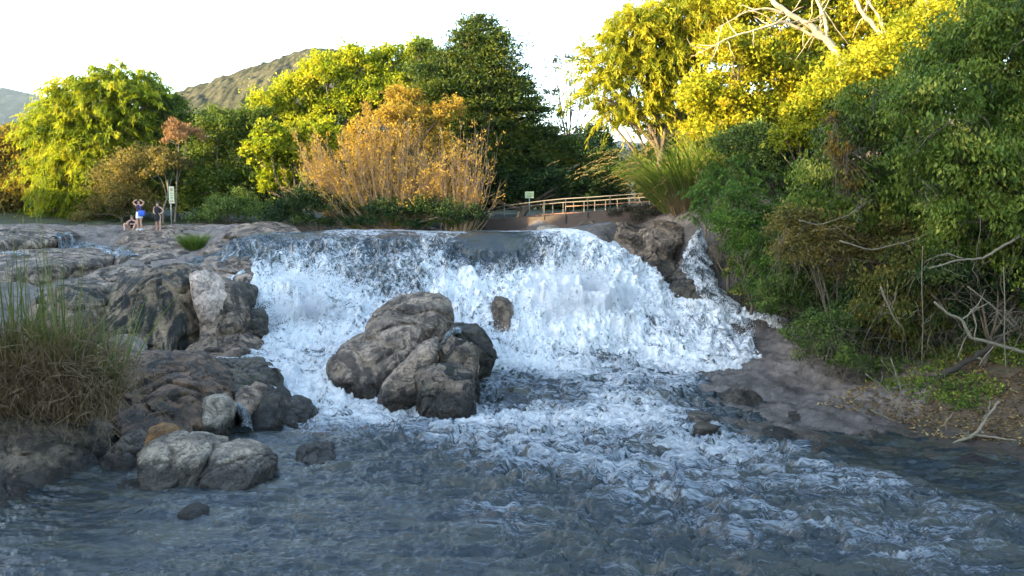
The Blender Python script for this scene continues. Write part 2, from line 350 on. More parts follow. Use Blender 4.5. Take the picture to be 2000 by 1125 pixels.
# ------------------------------------------------------------------ river surface
FO = [  # foam cover: px, py, depth, value
 (500, 460, 33.9, .25), (600, 462, 33.8, .2), (700, 462, 33.8, .45), (780, 462, 33.8, .15), (860, 460, 33.9, .5), (950, 462, 33.8, .1), (1010, 462, 33.8, .1), (1060, 462, 33.8, .8), (1140, 468, 33.8, .8),
 (520, 490, 33, .45), (600, 490, 33, .5), (680, 485, 33.1, .55), (760, 500, 32.6, .5), (850, 480, 33.3, .6), (920, 490, 33, 0.05), (1000, 490, 33, 0.0), (1040, 478, 33.3, .3), (1080, 500, 32.6, .75), (1120, 515, 32.2, .5), (1160, 510, 32.5, .9),
 (560, 520, 32, .7), (640, 520, 32, .6), (700, 540, 31.3, .45), (760, 560, 30.6, .45), (800, 530, 31.6, .6), (870, 520, 32, .75), (900, 510, 32.3, .3), (960, 520, 32, .6), (1010, 525, 31.8, .45), (900, 550, 31, 1), (1040, 550, 31, 1), 
 (540, 570, 30, 1), (600, 600, 29, 1), (650, 570, 30, .95), (700, 610, 28.8, .9), (560, 650, 27.7, 1), (760, 590, 29.6, .8), (900, 600, 29, .95), (1000, 600, 29, 1), (1100, 580, 30, 1.05), (1150, 650, 28, 1.1), (1050, 670, 27, 1.05), (1200, 570, 30.5, 1.05), (950, 640, 28, .9),
 (1240, 600, 29.8, 1.05), (1300, 620, 29.2, .95), (1400, 610, 30, .95), (1460, 622, 29.6, .85), (1340, 660, 27.7, .85), (1250, 680, 26.8, .95), (1430, 630, 29.2, .75),
 (520, 690, 25, .85), (600, 700, 25, .8), (500, 640, 27.4, .65), (560, 740, 23.3, .95), (620, 760, 22.5, .9), (590, 790, 21.5, .9), (640, 830, 20.1, .75), (740, 815, 20.6, .75), (470, 700, 24.5, .5),
 (1000, 710, 25.8, .95), (1100, 715, 25.6, .85), (1200, 720, 25.2, .55), (980, 745, 23.9, .5), (1050, 760, 23, .38), (1120, 760, 23, .4), (1180, 745, 23.8, .6), (1250, 770, 22.3, .5), (1000, 790, 21.6, .3), (1100, 790, 21.6, .35), (1220, 785, 21.8, .7),
 (960, 820, 20.3, .8), (1060, 820, 20.3, .8), (1160, 822, 20.3, .82), (1260, 815, 20.5, .75), (1340, 800, 21.2, .4), (1400, 800, 21, .2), (620, 850, 19.3, .4), (750, 850, 19.3, .4), (540, 850, 19.3, .1), (560, 880, 18.2, 0),
 (900, 860, 18.9, .6), (1000, 870, 18.5, .62), (1150, 865, 18.7, .55), (1280, 870, 18.5, .62), (1400, 860, 18.9, .6), (1470, 850, 19.3, .25), (1530, 860, 18.9, .1), (760, 890, 17.8, .15), (850, 900, 17.5, .3), (1000, 910, 17.1, .5), (1150, 910, 17.1, .55), (1300, 900, 17.5, .5), (1430, 890, 17.8, .65), (1530, 890, 17.8, .5),
 (1650, 900, 17.5, .1), (1600, 930, 16.6, .45), (1700, 950, 16, .55), (1500, 940, 16.3, .3), (1250, 970, 15.4, .5), (1380, 970, 15.4, .42), (1600, 990, 14.9, .2), (1800, 940, 16.3, .05), (1780, 990, 14.9, .35), (1950, 950, 16, 0), (1900, 1010, 14.4, .25),
 (1100, 950, 16, .15), (900, 950, 16, .08), (1000, 1010, 14.4, .3), (1150, 1000, 14.6, .15), (700, 950, 16, .05), (700, 1050, 13.5, .03), (900, 1060, 13.2, .12), (1100, 1080, 12.9, .12), (1300, 1070, 13, .2), (1450, 1030, 13.9, .3), (1600, 1050, 13.5, .42), (1750, 1060, 13.3, .4), (1900, 1080, 12.9, .3),
 (1980, 1100, 12.5, .1), (1600, 1110, 12.3, .08), (1300, 1120, 12.1, .12), (500, 1000, 14.6, 0), (300, 1000, 14.6, .03), (200, 1080, 12.9, 0), (500, 1110, 12.3, 0), (60, 1000, 14.6, 0), (800, 1120, 12.1, .05), (1200, 1040, 13.6, .12), (0, 1100, 12.5, 0), (-60, 1050, 13.5, 0), (-120, 1120, 12.3, 0), (-100, 980, 15, 0), (-60, 920, 16, 0), (100, 930, 16.2, 0), (350, 1050, 13.5, 0), (400, 1125, 12.1, 0), (100, 1120, 12.3, 0), (2080, 1000, 14.6, 0), (2100, 1100, 12.5, .05), (1700, 880, 18, 0), (1850, 900, 17.3, 0), (1980, 915, 16.9, 0)]
def onwater(px, py, d0):
    Ys = np.arange(10, 36, .05); P = np.array([at(px, py, y_) for y_ in Ys]); w = P[:, 2] <= waterf(np.clip(P[:, 0], -14, 14), Ys)
    i = np.argmax(w) if w.any() else None
    return P[i, :2] if i and abs(Ys[i] - d0) < 4 else at(px, py, d0)[:2]
FW = np.array([(*onwater(a, b, d), v + ((.14 if b > 515 else .12) if b < 570 and v > .12 else 0) + (.10 if b > 900 and .04 < v < .31 else 0) - (.03 if b > 835 else 0) * (v > .15)) for a, b, d, v in FO])
def foamf(x, y):
    num = 0; den = 1e-9
    for (a, b, v) in FW:
        s = 0.35 + 0.018 * b if b > 20 else 0.85; w = np.exp(-(((x - a) ** 2 + (y - b) ** 2 * 0.9) / (s * s))) + 1e-7 / (0.1 + (x - a) ** 2 + (y - b) ** 2)
        num = num + w * v; den = den + w
    return num / den
uu = np.concatenate([np.linspace(-1.1, -.70, 30), np.linspace(-0.69, 0.69, 1300), np.linspace(.70, 1.6, 70)])
yy = spaced([(8.2, 11, 0.05), (11, 20, 0.028), (20, 25, 0.028), (25, 34.4, 0.024), (34.4, 36, 0.08), (36, 45, 0.3)])
U, Y = np.meshgrid(uu, yy); X = U * Y; Xf, Yf = X.ravel(), Y.ravel()
WZ = waterf(np.clip(Xf, -14, 14), Yf)
keep = ~((WZ < ground(Xf, Yf) - 0.45) | (np.abs(Xf) > 13.9) & (Yf > 18) | ((Xf > 8) & (Yf > 23) & (WZ < 0.9)))
dy = 0.15; sl = (waterf(np.clip(Xf, -14, 14), Yf + dy) - WZ) / dy; slx = (waterf(np.clip(Xf + dy, -14, 14), Yf) - WZ) / dy
foam = foamf(Xf, Yf); fall = sstep(0.12, 0.4, np.hypot(sl, slx * .8)) * (Yf > 19.5) * sstep(.15, .4, foam + (sl > .3))
# lip: smooth sheet; below: billows
b1 = np.stack([Xf * .9, Yf * .45, WZ * .5], 1)
warp = np.stack([fbm(b1 * 2, 2), fbm(b1 * 2 + 9, 2), fbm(b1 * 2 + 21, 2)], 1) * 0.35
bl = 1 - 2 * np.abs(perlin(b1 + warp)); bl2 = 1 - 2 * np.abs(perlin(b1 * 2.3 + warp + 5)); bl3 = 1 - 2 * np.abs(perlin(b1 * 5.7 + 3)); bl4 = fbm(b1 * np.array((14, 14, 14)) + warp * 2, 3, 0.7)
soft = np.zeros(len(Xf))
for (px, py, d, rx, ry) in ((1120, 610, 29.0, 2.6, 2.0), (590, 610, 29.0, 1.9, 1.7), (1250, 620, 28.9, 2.2, 1.6)):
    c = at(px, py, d); soft = np.maximum(soft, np.exp(-(((Xf - c[0]) / rx) ** 2 + ((Yf - c[1]) / ry) ** 2)))
iso = fbm(np.stack([Xf, Yf, WZ], 1) * 1.6 + warp * 2, 5, .6)
hf = (bl * .24 + bl2 * .15 + bl3 * .08) * (1 - .75 * soft) + bl4 * .08 + iso * .35 * soft
# calm ripples
r0 = np.stack([Xf, Yf, np.zeros_like(Xf)], 1)
wv = fbm(r0 * np.array((.5, .9, 1)) + 3, 2) * .08 + fbm(r0 * np.array((1.2, 2.4, 1)) * np.array((.75, 1.15, 1)) + warp, 4, .62) * .14 + fbm(r0 * np.array((3.0, 5.5, 1)) * np.array((.8, 1.3, 1)) + 7 + warp * 2, 3, .7) * .055 + fbm(r0 * np.array((.9, 4.2, 1)) + 77 + warp * 1.5, 3, .55) * .055
wv = wv * (.55 + 1.1 * sstep(-.35, .45, fbm(r0 * np.array((.22, .35, 1)) + 50, 3)))
rough_w = sstep(0.06, .5, foam)
ch = fbm((r0 + np.stack([r0[:, 1] * 0, r0[:, 0] * .22, r0[:, 2]], 1)) * np.array((.55, 1.9, 1)) + 31 + warp * .8, 4, .55, ridge=True)
cs = sstep(0.25, 0.75, ch)
hp = sstep(.6, .95, foam) * (bl2 * .08 + iso * .16 + bl4 * .05) + wv * (1 + rough_w) + rough_w * (cs ** 1.5 * .19 + fbm(r0 * np.array((3, 6, 1)), 3, .6, ridge=True) * .035 - .03)
lipsm = sstep(34.3, 33.2, Yf) * sstep(0.02, .35, foam)
h = np.where(Yf > 34.2, wv * .15, 0) + np.where(Yf <= 34.2, 1, 0) * (fall * (hf * (0.25 + foam) * lipsm) + (1 - fall) * hp * sstep(34.3, 33, Yf))
# plumes thrown up where the fall lands
for (px, py, d, rx, ry, a) in ((1130, 600, 29.3, 1.9, 1.3, 1.0), (590, 600, 29.2, 1.4, 1.1, .75), (1230, 640, 28.2, 1.3, .9, .25), (1235, 790, 21.5, .35, .25, .3), (1290, 780, 21.9, .5, .25, .12), (1050, 775, 22.3, .8, .35, .14), (1280, 912, 17.1, .7, .2, .06)):
    c = at(px, py, d); h += a * np.exp(-(((Xf - c[0]) / rx) ** 2 + ((Yf - c[1]) / ry) ** 2)) * (0.8 + 0.35 * bl)
nn = np.sqrt(1 + sl ** 2 + slx ** 2)
V = np.stack([Xf - slx / nn * h, Yf - sl / nn * h, WZ + h / nn], 1)
# shader pattern coordinates, stretched down the fall and along the current
yk = np.linspace(5, 50, 500); sk = 2.2 - 1.5 * sstep(22.5, 28, yk); gy = np.cumsum(sk) * (yk[1] - yk[0]); kf = sstep(21, 29, Yf)
fl = np.stack([Xf * (.5 + .5 * kf) + warp[:, 0] * .6, np.interp(Yf, yk, gy) + warp[:, 1] * .6 + Xf * .35 * (1 - kf), WZ * .25], 1)
crest = np.clip(cs * rough_w * (1 - fall) + (fall * sstep(-.1, .5, -bl * .5 - bl2 * .5)), 0, 1)
# curls
Q = grid_mesh(X, Y); kq = keep[Q].any(1); Q = Q[kq]
used = np.unique(Q); rm = np.full(len(V), -1); rm[used] = np.arange(len(used)); Q = rm[Q]
def water_mat():
    m = newmat('river_water'); g = N(m)
    fa = g.attr('foam').outputs['Fac']; fc = g.attr('flow').outputs['Vector']; cr = g.attr('crest').outputs['Fac']; fm = g.attr('fallm').outputs['Fac']
    n1 = g.noise(fc, 2.2, 6, 0.66, 0.9); n2 = g.noise(fc, 7.5, 6, 0.7, 1.2); 
    r1 = g.m('ABSOLUTE', g.m('SUBTRACT', g.noise(fc, 2.8, 3, 0.55, 1.6), 0.5)); r2 = g.m('ABSOLUTE', g.m('SUBTRACT', g.noise(fc, 8, 4, 0.6, 1.4), 0.5))
    lace = g.m('SUBTRACT', 0.19, g.m('ADD', g.m('MULTIPLY', r1, 1.3), g.m('MULTIPLY', r2, 1.5)))
    s = g.m('ADD', g.m('ADD', g.m('MULTIPLY', fa, 1.05), g.m('MULTIPLY', g.m('SUBTRACT', n1, 0.5), g.m('ADD', 1.25, g.m('MULTIPLY', fm, -.1)))), g.m('MULTIPLY', g.m('SUBTRACT', n2, 0.5), 0.75))
    s = g.m('ADD', s, g.m('MULTIPLY', g.m('MULTIPLY', lace, g.m('SUBTRACT', 2.1, g.m('MULTIPLY', fm, .5))), g.smooth(fa, 0.0, 0.28)))
    s = g.m('ADD', s, g.m('MULTIPLY', g.m('SUBTRACT', cr, 0.25), 0.42))
    mask = g.m('MULTIPLY', g.smooth(s, 0.40, 1.0), g.smooth(fa, .03, .14))
    calm = g.noise(g.mapping(g.n('ShaderNodeNewGeometry').outputs['Position'], (5, 11, 5)), 1.0, 5, 0.62, 0.3)
    fb = g.noise(fc, 22, 6, 0.75, 0.4)
    calm2 = g.noise(g.mapping(g.n('ShaderNodeNewGeometry').outputs['Position'], (14, 30, 14)), 1.0, 4, 0.65, 0.4)
    nb = g.bump(g.m('ADD', calm, g.m('MULTIPLY', calm2, .35)), 1.0, 0.035)
    body = g.mix(g.smooth(g.noise(fc, 1.3, 3), .4, .65), (0.008, 0.015, 0.018), (0.03, 0.033, 0.024))
    wb = g.bsdf(body, 0.04, nb, spec=0.5); wb.inputs['IOR'].default_value = 1.45
    fcol = g.mix(g.smooth(g.m('ADD', g.m('ADD', g.m('MULTIPLY', n2, .45), g.m('MULTIPLY', fb, .35)), g.m('ADD', g.m('MULTIPLY', n1, .35), g.m('MULTIPLY', g.m('SUBTRACT', fa, .8), .45))), 0.36, 0.68), (0.24, 0.29, 0.34), (0.80, 0.82, 0.83))
    fo = g.bsdf(fcol, 0.75, g.bump(g.m('ADD', g.m('MULTIPLY', n2, 1.0), g.m('MULTIPLY', fb, 0.6)), 0.9, 0.12), spec=0.25)
    mx = g.n('ShaderNodeMixShader'); g.l(mask, mx.inputs[0]); g.l(wb.outputs[0], mx.inputs[1]); g.l(fo.outputs[0], mx.inputs[2]); g.fin(mx.outputs[0]); return m
M_WATER = water_mat()
wo_ = build('water', V[used], Q, M_WATER, attrs={'foam': ('POINT', foam[used]), 'flow': ('POINT', fl[used]), 'crest': ('POINT', crest[used]), 'fallm': ('POINT', fall[used])})
tag(wo_, 'river plunging over a ledge in white foam into a dark pool', kind='structure')
# droplets flung off the white water
def droplets():
    r = rng(5); n = 190000
    px = r.uniform(470, 1480, n * 3); d = r.uniform(20, 33.5, n * 3)
    x = (px - 1000) / FPX * d; y = d; f = foamf(x, y); s = (waterf(x, y + .15) - waterf(x, y)) / .15
    p = sstep(.55, 1.0, f) * (0.12 + sstep(.1, .5, s)); k = r.random(len(x)) < p; x, y = x[k][:n], y[k][:n]
    z = waterf(x, y)
    hh = np.zeros(len(x))
    for (ppx, ppy, dd, rx, ry, a) in ((1130, 600, 29.3, 2.0, 1.5, 1.), (590, 600, 29.2, 1.5, 1.3, .8), (1235, 790, 21.5, .5, .4, .7)):
        c = at(ppx, ppy, dd); hh += a * np.exp(-(((x - c[0]) / rx) ** 2 + ((y - c[1]) / ry) ** 2))
    z = z + hh * .55 + np.abs(r.normal(size=len(x))) * (.08 + .5 * hh)
    sz = r.uniform(.004, .012, len(x)); C = np.stack([x, y, z], 1)
    T = np.array([(1, 1, 1), (1, -1, -1), (-1, 1, -1), (-1, -1, 1)], float)
    V = (C[:, None] + T[None] * sz[:, None, None]).reshape(-1, 3); b = np.arange(len(x))[:, None] * 4
    F = np.stack([b + np.array(q) for q in ((0, 1, 2), (0, 3, 1), (0, 2, 3), (1, 3, 2))], 1).reshape(-1, 3)
    o = build('spray_droplets', V, F, simple('spray', (0.85, 0.88, 0.9), 0.4, var=.05))
    tag(o, 'fine white spray thrown up from the foot of the waterfall', 'spray', kind='stuff')
droplets()
def mist():
    m = newmat('mist'); g = N(m); tc = g.n('ShaderNodeTexCoord').outputs['Object']; ln = g.n('ShaderNodeVectorMath', operation='LENGTH'); g.l(tc, ln.inputs[0])
    f = g.smooth(ln.outputs['Value'], .15, 1.0, 1, 0); nz = g.smooth(g.noise(tc, 1.8, 4, .6), .35, .7)
    v = g.n('ShaderNodeVolumePrincipled'); v.inputs['Color'].default_value = (.95, .97, 1, 1); v.inputs['Anisotropy'].default_value = 0.0
    g.l(g.m('MULTIPLY', g.m('MULTIPLY', f, nz), 2.3), v.inputs['Density']); g.l(v.outputs[0], g.out.inputs['Volume'])
    for lb, q, sc_ in (('soft white mist hanging at the right plume of the fall', (1130, 600, 28.6), (2.4, 1.5, 1.35)), ('soft white mist hanging at the left plume of the fall', (590, 610, 28.3), (1.8, 1.3, 1.0))):
        Dn, F = ico(3); o = build('mist', Dn, F, m); o.location = tuple(at(*q)); o.scale = sc_; tag(o, lb, 'mist', kind='stuff')
# ------------------------------------------------------------------ boulders
_ico = {}
def ico(sub):
    if sub not in _ico:
        bm = bmesh.new(); bmesh.ops.create_icosphere(bm, subdivisions=sub, radius=1)
        V = np.array([v.co[:] for v in bm.verts]); F = np.array([[v.index for v in f.verts] for f in bm.faces]); bm.free()
        _ico[sub] = (V / np.linalg.norm(V, axis=1)[:, None], F)
    return _ico[sub]
def hull_planes(P):
    bm = bmesh.new()
    for p in P: bm.verts.new(p)
    bmesh.ops.convex_hull(bm, input=bm.verts[:])
    out = set()
    bm.normal_update()
    for f in bm.faces:
        n = f.normal; out.add((round(n.x, 1), round(n.y, 1), round(n.z, 1), round(n.dot(f.calc_center_median()), 1)))
    res = []
    for (a, b, c, d) in out:
        v = np.array((a, b, c)); l = np.linalg.norm(v)
        if l > .1: res.append((v / l))
    bm.free(); P = np.asarray(P); return [(n, (P @ n).max()) for n in res]
def boulder(label, outline, D, th, mat, name='boulder', lean=1.0, p=40, amp=.10, facets=12, seed=0, sub=6, group=None, grow=1.03, sink=.5, crack=.0, cat='boulder', topback=None, fs=.9):
    O = [np.array(at(a, b, D)) for (a, b) in outline]; O = np.array(O)
    zmin, zmax = O[:, 2].min(), O[:, 2].max(); Hh = max(zmax - zmin, .1)
    tb = th * .5 * lean if topback is None else topback
    c = O.mean(0); pts = []
    for q in O:
        k = (q[2] - zmin) / Hh
        dist = D + k * tb
        s = dist / D
        w = np.array((q[0] * s, dist, CAMZ + (q[2] - CAMZ) * s)); pts.append(w)
        f = c + (w - c) * .66; f[1] = dist - th * (.5 - .12 * k); pts.append(f)
        b = c + (w - c) * .75; b[1] = dist + th * .5; pts.append(b)
        if k < .25:
            for v in (w, f, b): v2 = c + (v - c) * np.array((.86, .86, 1)); v2[2] = v[2] - sink; pts.append(v2)
    P = np.array(pts); c = (P.max(0) + P.min(0)) / 2; Pl = hull_planes(P - c)
    r = rng(seed + 11)
    for _ in range(facets):
        n = r.normal(size=3); n /= np.linalg.norm(n); Pl.append((n, ((P - c) @ n).max() * r.uniform(.74, .92)))
    Dn, F = ico(sub); acc = np.zeros(len(Dn))
    for n, h in Pl: acc += np.clip(Dn @ n / h, 0, None) ** p
    rad = acc ** (-1 / p) * grow; V = Dn * rad[:, None]
    size = float(np.mean(rad)); q = (V + seed * 7.7 + c * .5)
    wq = q + perlin(q * 1.3)[:, None] * .25
    disp = fbm(q * fs / size ** .5, 3) * amp * 1.5 * size ** .5 + fbm(q * 2.3, 5, .55) * amp * .42 + (fbm(wq * np.array((1.2, 1.2, 3.0)), 4, .55, ridge=True) - .3) * amp * .3
    disp -= (1 - np.clip(np.abs(perlin(wq * .9 / size ** .5 + 40)) * 13, 0, 1)) ** 1.5 * .13 * size ** .7
    disp -= (1 - np.clip(np.abs(perlin(wq * 2.3 + 11)) * 12, 0, 1)) ** 1.5 * .03
    if crack: disp -= crack * sstep(.80, .97, 1 - np.abs(perlin(q * .75 + perlin(q * 2)[:, None] * .15)) * 2.2)
    tn = fbm(wq * .75 / size ** .35 + 71, 3, .5) * 5.5; tk = np.floor(tn); disp += ((tk + sstep(.32, .68, tn - tk)) - tn) * .055 * size ** .7
    tn = fbm(wq * np.array((1.6, 1.6, 2.6)) + 91, 3, .5) * 5; tk = np.floor(tn); disp += ((tk + sstep(.35, .65, tn - tk)) - tn) * .014 * size ** .5
    V = V + Dn * disp[:, None] + c
    o = build(name, V, F, mat); tag(o, label, cat, group); return o
RB = rockmat('boulder_brown', (0.045, 0.034, 0.026), (0.27, 0.205, 0.155), stain=.35, spk=.4)
RM = rockmat('boulder_midstream', (0.04, 0.032, 0.026), (0.29, 0.23, 0.18), stain=.3, spk=.5, wz=.62)  # high wz also paints shade on the lower faces of midstream rocks
RMD = rockmat('boulder_midstream_shaded', (0.02, 0.017, 0.013), (0.25, 0.195, 0.15), stain=.5, spk=.4, wz=.62, moss=.35)  # heavier stain and moss paint the shaded faces of the right block
RD = rockmat('boulder_dark_wet', (0.02, 0.02, 0.019), (0.10, 0.088, 0.072), stain=.4, moss=.35, wz=.4)
RG = rockmat('boulder_grey', (0.06, 0.05, 0.04), (0.36, 0.31, 0.25), stain=.15, spk=.4, wz=.34)
RC = rockmat('cliff_streaked', (0.06, 0.047, 0.034), (0.30, 0.225, 0.15), stain=.1, streak=.97, wet=False)
RP = rockmat('slab_pale', (0.055, 0.044, 0.035), (0.34, 0.27, 0.215), stain=.35, wet=False)
RR = rockmat('boulder_reddish', (0.025, 0.02, 0.016), (0.17, 0.11, 0.075), stain=.35, moss=.2, orange=.35)
RL = rockmat('lichen_boulder', (0.035, 0.03, 0.024), (0.16, 0.13, 0.10), stain=.3, moss=.25)
RW = rockmat('white_stained', (0.30, 0.22, 0.18), (0.66, 0.54, 0.47), stain=.1, wet=False, spk=.5)
MG = 'boulders in the middle of the river'
boulder('rounded dark brown boulder forming the top of the midstream rock pile', [(700, 660), (725, 625), (760, 588), (810, 573), (855, 576), (882, 600), (885, 640), (870, 670), (760, 690)], 24.0, 3.0, RM, seed=1, group=MG, facets=8)
boulder('largest grey brown midstream boulder, its left flank wet with foam', [(634, 715), (650, 680), (700, 655), (770, 640), (840, 645), (858, 670), (812, 700), (745, 760), (720, 780), (660, 772), (640, 750)], 22.6, 2.6, RM, seed=2, group=MG, facets=9, p=40)
boulder('long slanted slab wedged between the big midstream boulder and the square block', [(735, 785), (742, 752), (775, 715), (830, 665), (860, 646), (872, 655), (858, 700), (845, 735), (810, 775), (770, 786)], 20.9, 1.2, RM, grow=.97, seed=3, group=MG, facets=6, p=50)
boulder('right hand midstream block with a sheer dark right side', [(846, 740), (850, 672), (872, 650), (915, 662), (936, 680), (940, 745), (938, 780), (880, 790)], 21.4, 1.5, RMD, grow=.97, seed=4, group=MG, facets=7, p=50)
boulder('squarish block at the front of the midstream pile with a shadowed face', [(800, 795), (799, 745), (812, 712), (855, 706), (898, 706), (925, 725), (935, 760), (932, 800), (895, 812), (830, 812)], 20.2, 1.3, rockmat('block_shaded', (0.012, 0.011, 0.009), (0.19, 0.15, 0.12), stain=.55, spk=.3, wz=.7, moss=.4), seed=5, group=MG, facets=8, p=60, amp=.06, grow=.99)  # darker colours, stain and moss paint the shadowed face of this block
boulder('dark green algae covered boulder behind the right side of the midstream pile', [(870, 700), (868, 650), (885, 632), (930, 634), (960, 655), (975, 700), (970, 712), (930, 715)], 23.2, 1.4, RD, seed=6, group=MG)
boulder('pointed grey rock sticking out of the white water right of the midstream pile', [(960, 640), (960, 595), (972, 573), (990, 574), (1000, 600), (1005, 628), (1000, 650)], 28.0, .9, RM, seed=7, group=MG, facets=9, sink=.9)
LG = 'rocks of the left bank outcrop'
# plateau
boulder('low rounded pale slab on the plateau beside the lip of the fall', [(440, 462), (470, 440), (520, 434), (560, 442), (592, 456), (580, 470), (450, 472)], 37.0, 5.0, RP, name='rock_slab', cat='rock slab', seed=20, group=LG, sink=.5, lean=.6)
boulder('flat pale slab under the standing hikers', [(215, 462), (240, 448), (300, 442), (370, 442), (430, 450), (450, 466), (330, 478)], 40.0, 7.0, RP, name='rock_slab', cat='rock slab', seed=21, group=LG, lean=.5, sink=.6)
boulder('broad low rock slab at the left edge of the plateau', [(-60, 470), (-40, 450), (30, 446), (90, 452), (115, 466), (105, 486), (0, 492)], 34.5, 4.5, RP, name='rock_slab', cat='rock slab', seed=22, group=LG, facets=10, sink=.6)
boulder('long brown rock shelf below the plateau stream', [(-60, 520), (-40, 498), (60, 490), (160, 488), (208, 500), (216, 520), (150, 532), (0, 540)], 31.0, 4.5, RP, name='rock_slab', cat='rock slab', seed=23, group=LG, facets=8, sink=.6)
boulder('domed slab with fine layers right of the grass tuft', [(395, 480), (410, 470), (455, 468), (490, 478), (500, 495), (470, 505), (400, 505)], 34, 3.0, RP, name='rock_slab', cat='rock slab', seed=24, group=LG, sink=.8)
boulder('smooth layered slab left of the grass tuft', [(215, 500), (240, 480), (290, 468), (350, 470), (385, 486), (395, 508), (330, 520), (240, 520)], 34.2, 4.0, RP, name='rock_slab', cat='rock slab', seed=25, group=LG, amp=.06, sink=.8)
boulder('pale slab above the pink stained rock, its right end in the fall', [(385, 530), (400, 508), (450, 498), (500, 502), (525, 520), (530, 545), (480, 555), (400, 560)], 31.2, 3.0, RP, name='rock_slab', cat='rock slab', seed=26, group=LG, sink=1.4)
boulder('sloping rock shelf on top of the streaked cliff, left part', [(150, 560), (170, 540), (215, 514), (270, 510), (300, 520), (310, 545), (250, 580), (170, 580)], 28.6, 3.4, RP, name='rock_slab', cat='rock slab', seed=27, group=LG, sink=1.5)
boulder('tall cliff like boulder with black and ochre water streaks', [(165, 640), (185, 575), (240, 540), (310, 518), (365, 520), (400, 545), (420, 600), (430, 650), (400, 700), (280, 705), (200, 700)], 26.4, 3.4, RC, seed=28, group=LG, facets=5, p=40, sink=1.2, lean=.5)
boulder('upright slab with a pinkish white stain beside the streaked cliff', [(370, 540), (395, 528), (425, 545), (440, 575), (430, 610), (405, 620), (385, 585)], 25.9, 1.5, RW, seed=29, group=LG, facets=5, sink=.6, lean=.4)
boulder('brown sloping boulder right of the pink stained slab', [(395, 610), (410, 565), (430, 540), (460, 560), (480, 600), (492, 635), (480, 665), (430, 680), (400, 670)], 26.0, 2.2, RB, seed=30, group=LG, facets=7, sink=1.0)
boulder('dark wet boulder at the left edge of the fall', [(420, 560), (440, 535), (470, 548), (490, 575), (485, 610), (460, 600)], 27.2, 2.0, RD, seed=31, group=LG, sink=1.6)
boulder('slanted flat topped boulder at the foot of the cliff by the white water', [(350, 700), (365, 672), (410, 650), (450, 640), (485, 655), (510, 680), (500, 700), (460, 712), (400, 715)], 24.9, 2.2, RB, seed=32, group=LG, facets=8, sink=.8)
boulder('small flat topped grey rock at the foot of the streaked cliff', [(185, 700), (195, 665), (235, 655), (265, 660), (290, 690), (280, 705), (220, 712)], 24.0, 1.8, RG, seed=33, group=LG, sink=.6)
boulder('layered rock left of the streaked cliff behind the reeds', [(60, 640), (80, 575), (130, 545), (190, 560), (215, 600), (200, 680), (120, 700)], 25.0, 3.0, RC, seed=34, group=LG, sink=1.0)
boulder('small dark round rock in the foam below the left plume', [(478, 618), (490, 606), (510, 604), (522, 618), (520, 636), (495, 640)], 26.6, .8, RD, seed=35, group=LG, sink=.7, sub=5)
boulder('angular rock jutting toward the left plume', [(455, 660), (465, 610), (482, 600), (492, 630), (498, 655), (480, 668)], 26.4, 1.2, RD, seed=36, group=LG, sink=.8, sub=5)
BG = 'boulders along the left edge of the pool'
boulder('big reddish brown boulder beneath the reeds with a mossy hollow', [(190, 800), (195, 735), (225, 698), (290, 688), (360, 695), (410, 725), (455, 770), (470, 815), (450, 850), (340, 862), (240, 862)], 18.9, 3.4, RR, seed=40, group=BG, facets=8, sink=.5)
boulder('dark mossy boulder splitting the left channel', [(375, 760), (372, 720), (400, 705), (450, 704), (505, 706), (530, 730), (545, 775), (520, 800), (440, 800)], 20.9, 2.2, RD, seed=41, group=BG, facets=8)
boulder('black wet boulder beside the small side spill', [(478, 822), (482, 785), (510, 760), (545, 755), (565, 780), (575, 820), (530, 836)], 19.8, 1.3, RD, seed=42, group=BG, sub=5)
boulder('dark tapered boulder pointing into the foam', [(540, 825), (545, 790), (565, 772), (595, 785), (615, 808), (626, 826), (580, 834)], 19.9, 1.1, RD, seed=43, group=BG, sub=5)
boulder('grey rounded knob leaning on the big reddish boulder', [(385, 830), (392, 790), (415, 762), (440, 772), (452, 800), (445, 835)], 18.5, 1.2, RG, seed=44, group=BG, sub=5)
boulder('small brown boulder between the two dark mossy ones', [(455, 790), (465, 760), (500, 748), (525, 765), (520, 790), (480, 800)], 20.0, 1.2, RB, seed=45, group=BG, sub=5)
boulder('large lichen spotted boulder under the reeds at the left edge', [(-60, 930), (-50, 800), (0, 762), (80, 790), (160, 830), (215, 880), (225, 925), (120, 950), (0, 955)], 16.2, 3.2, RL, seed=46, group=BG, facets=8, lean=.8)
boulder('dark round boulder between the reeds boulder and the grey rocks', [(205, 925), (210, 870), (235, 838), (265, 840), (282, 875), (290, 920), (250, 935)], 16.4, 1.3, RL, seed=47, group=BG, sub=5)
boulder('small orange topped stone behind the pale grey rocks', [(283, 868), (288, 842), (312, 829), (338, 838), (350, 862), (320, 878)], 16.3, .7, rockmat('orange_rock', (0.12, .06, .02), (0.34, .18, .06), stain=.2, orange=.5), seed=48, group=BG, sub=5)
boulder('pale grey sculpted rock in the pool, left of the pair', [(272, 925), (270, 875), (300, 858), (370, 847), (420, 846), (438, 858), (420, 885), (395, 925), (350, 950), (290, 950)], 15.5, 1.5, RG, seed=49, group=BG, facets=6, amp=.07)
boulder('narrow grey rib of rock between the two pale rocks', [(335, 945), (350, 905), (390, 880), (410, 882), (400, 910), (388, 948)], 15.2, .8, RG, seed=50, group=BG, sub=5)
boulder('low dark toe of rock trailing into the pool', [(200, 962), (215, 945), (270, 935), (330, 930), (350, 950), (300, 965)], 15.0, .7, RD, seed=51, group=BG, sub=5, sink=.3)
boulder('pale grey split rock in the pool, right of the pair', [(388, 945), (392, 905), (420, 872), (470, 866), (505, 873), (535, 895), (552, 918), (530, 935), (480, 950), (430, 962)], 15.3, 1.4, RG, seed=52, group=BG, facets=7, amp=.06)
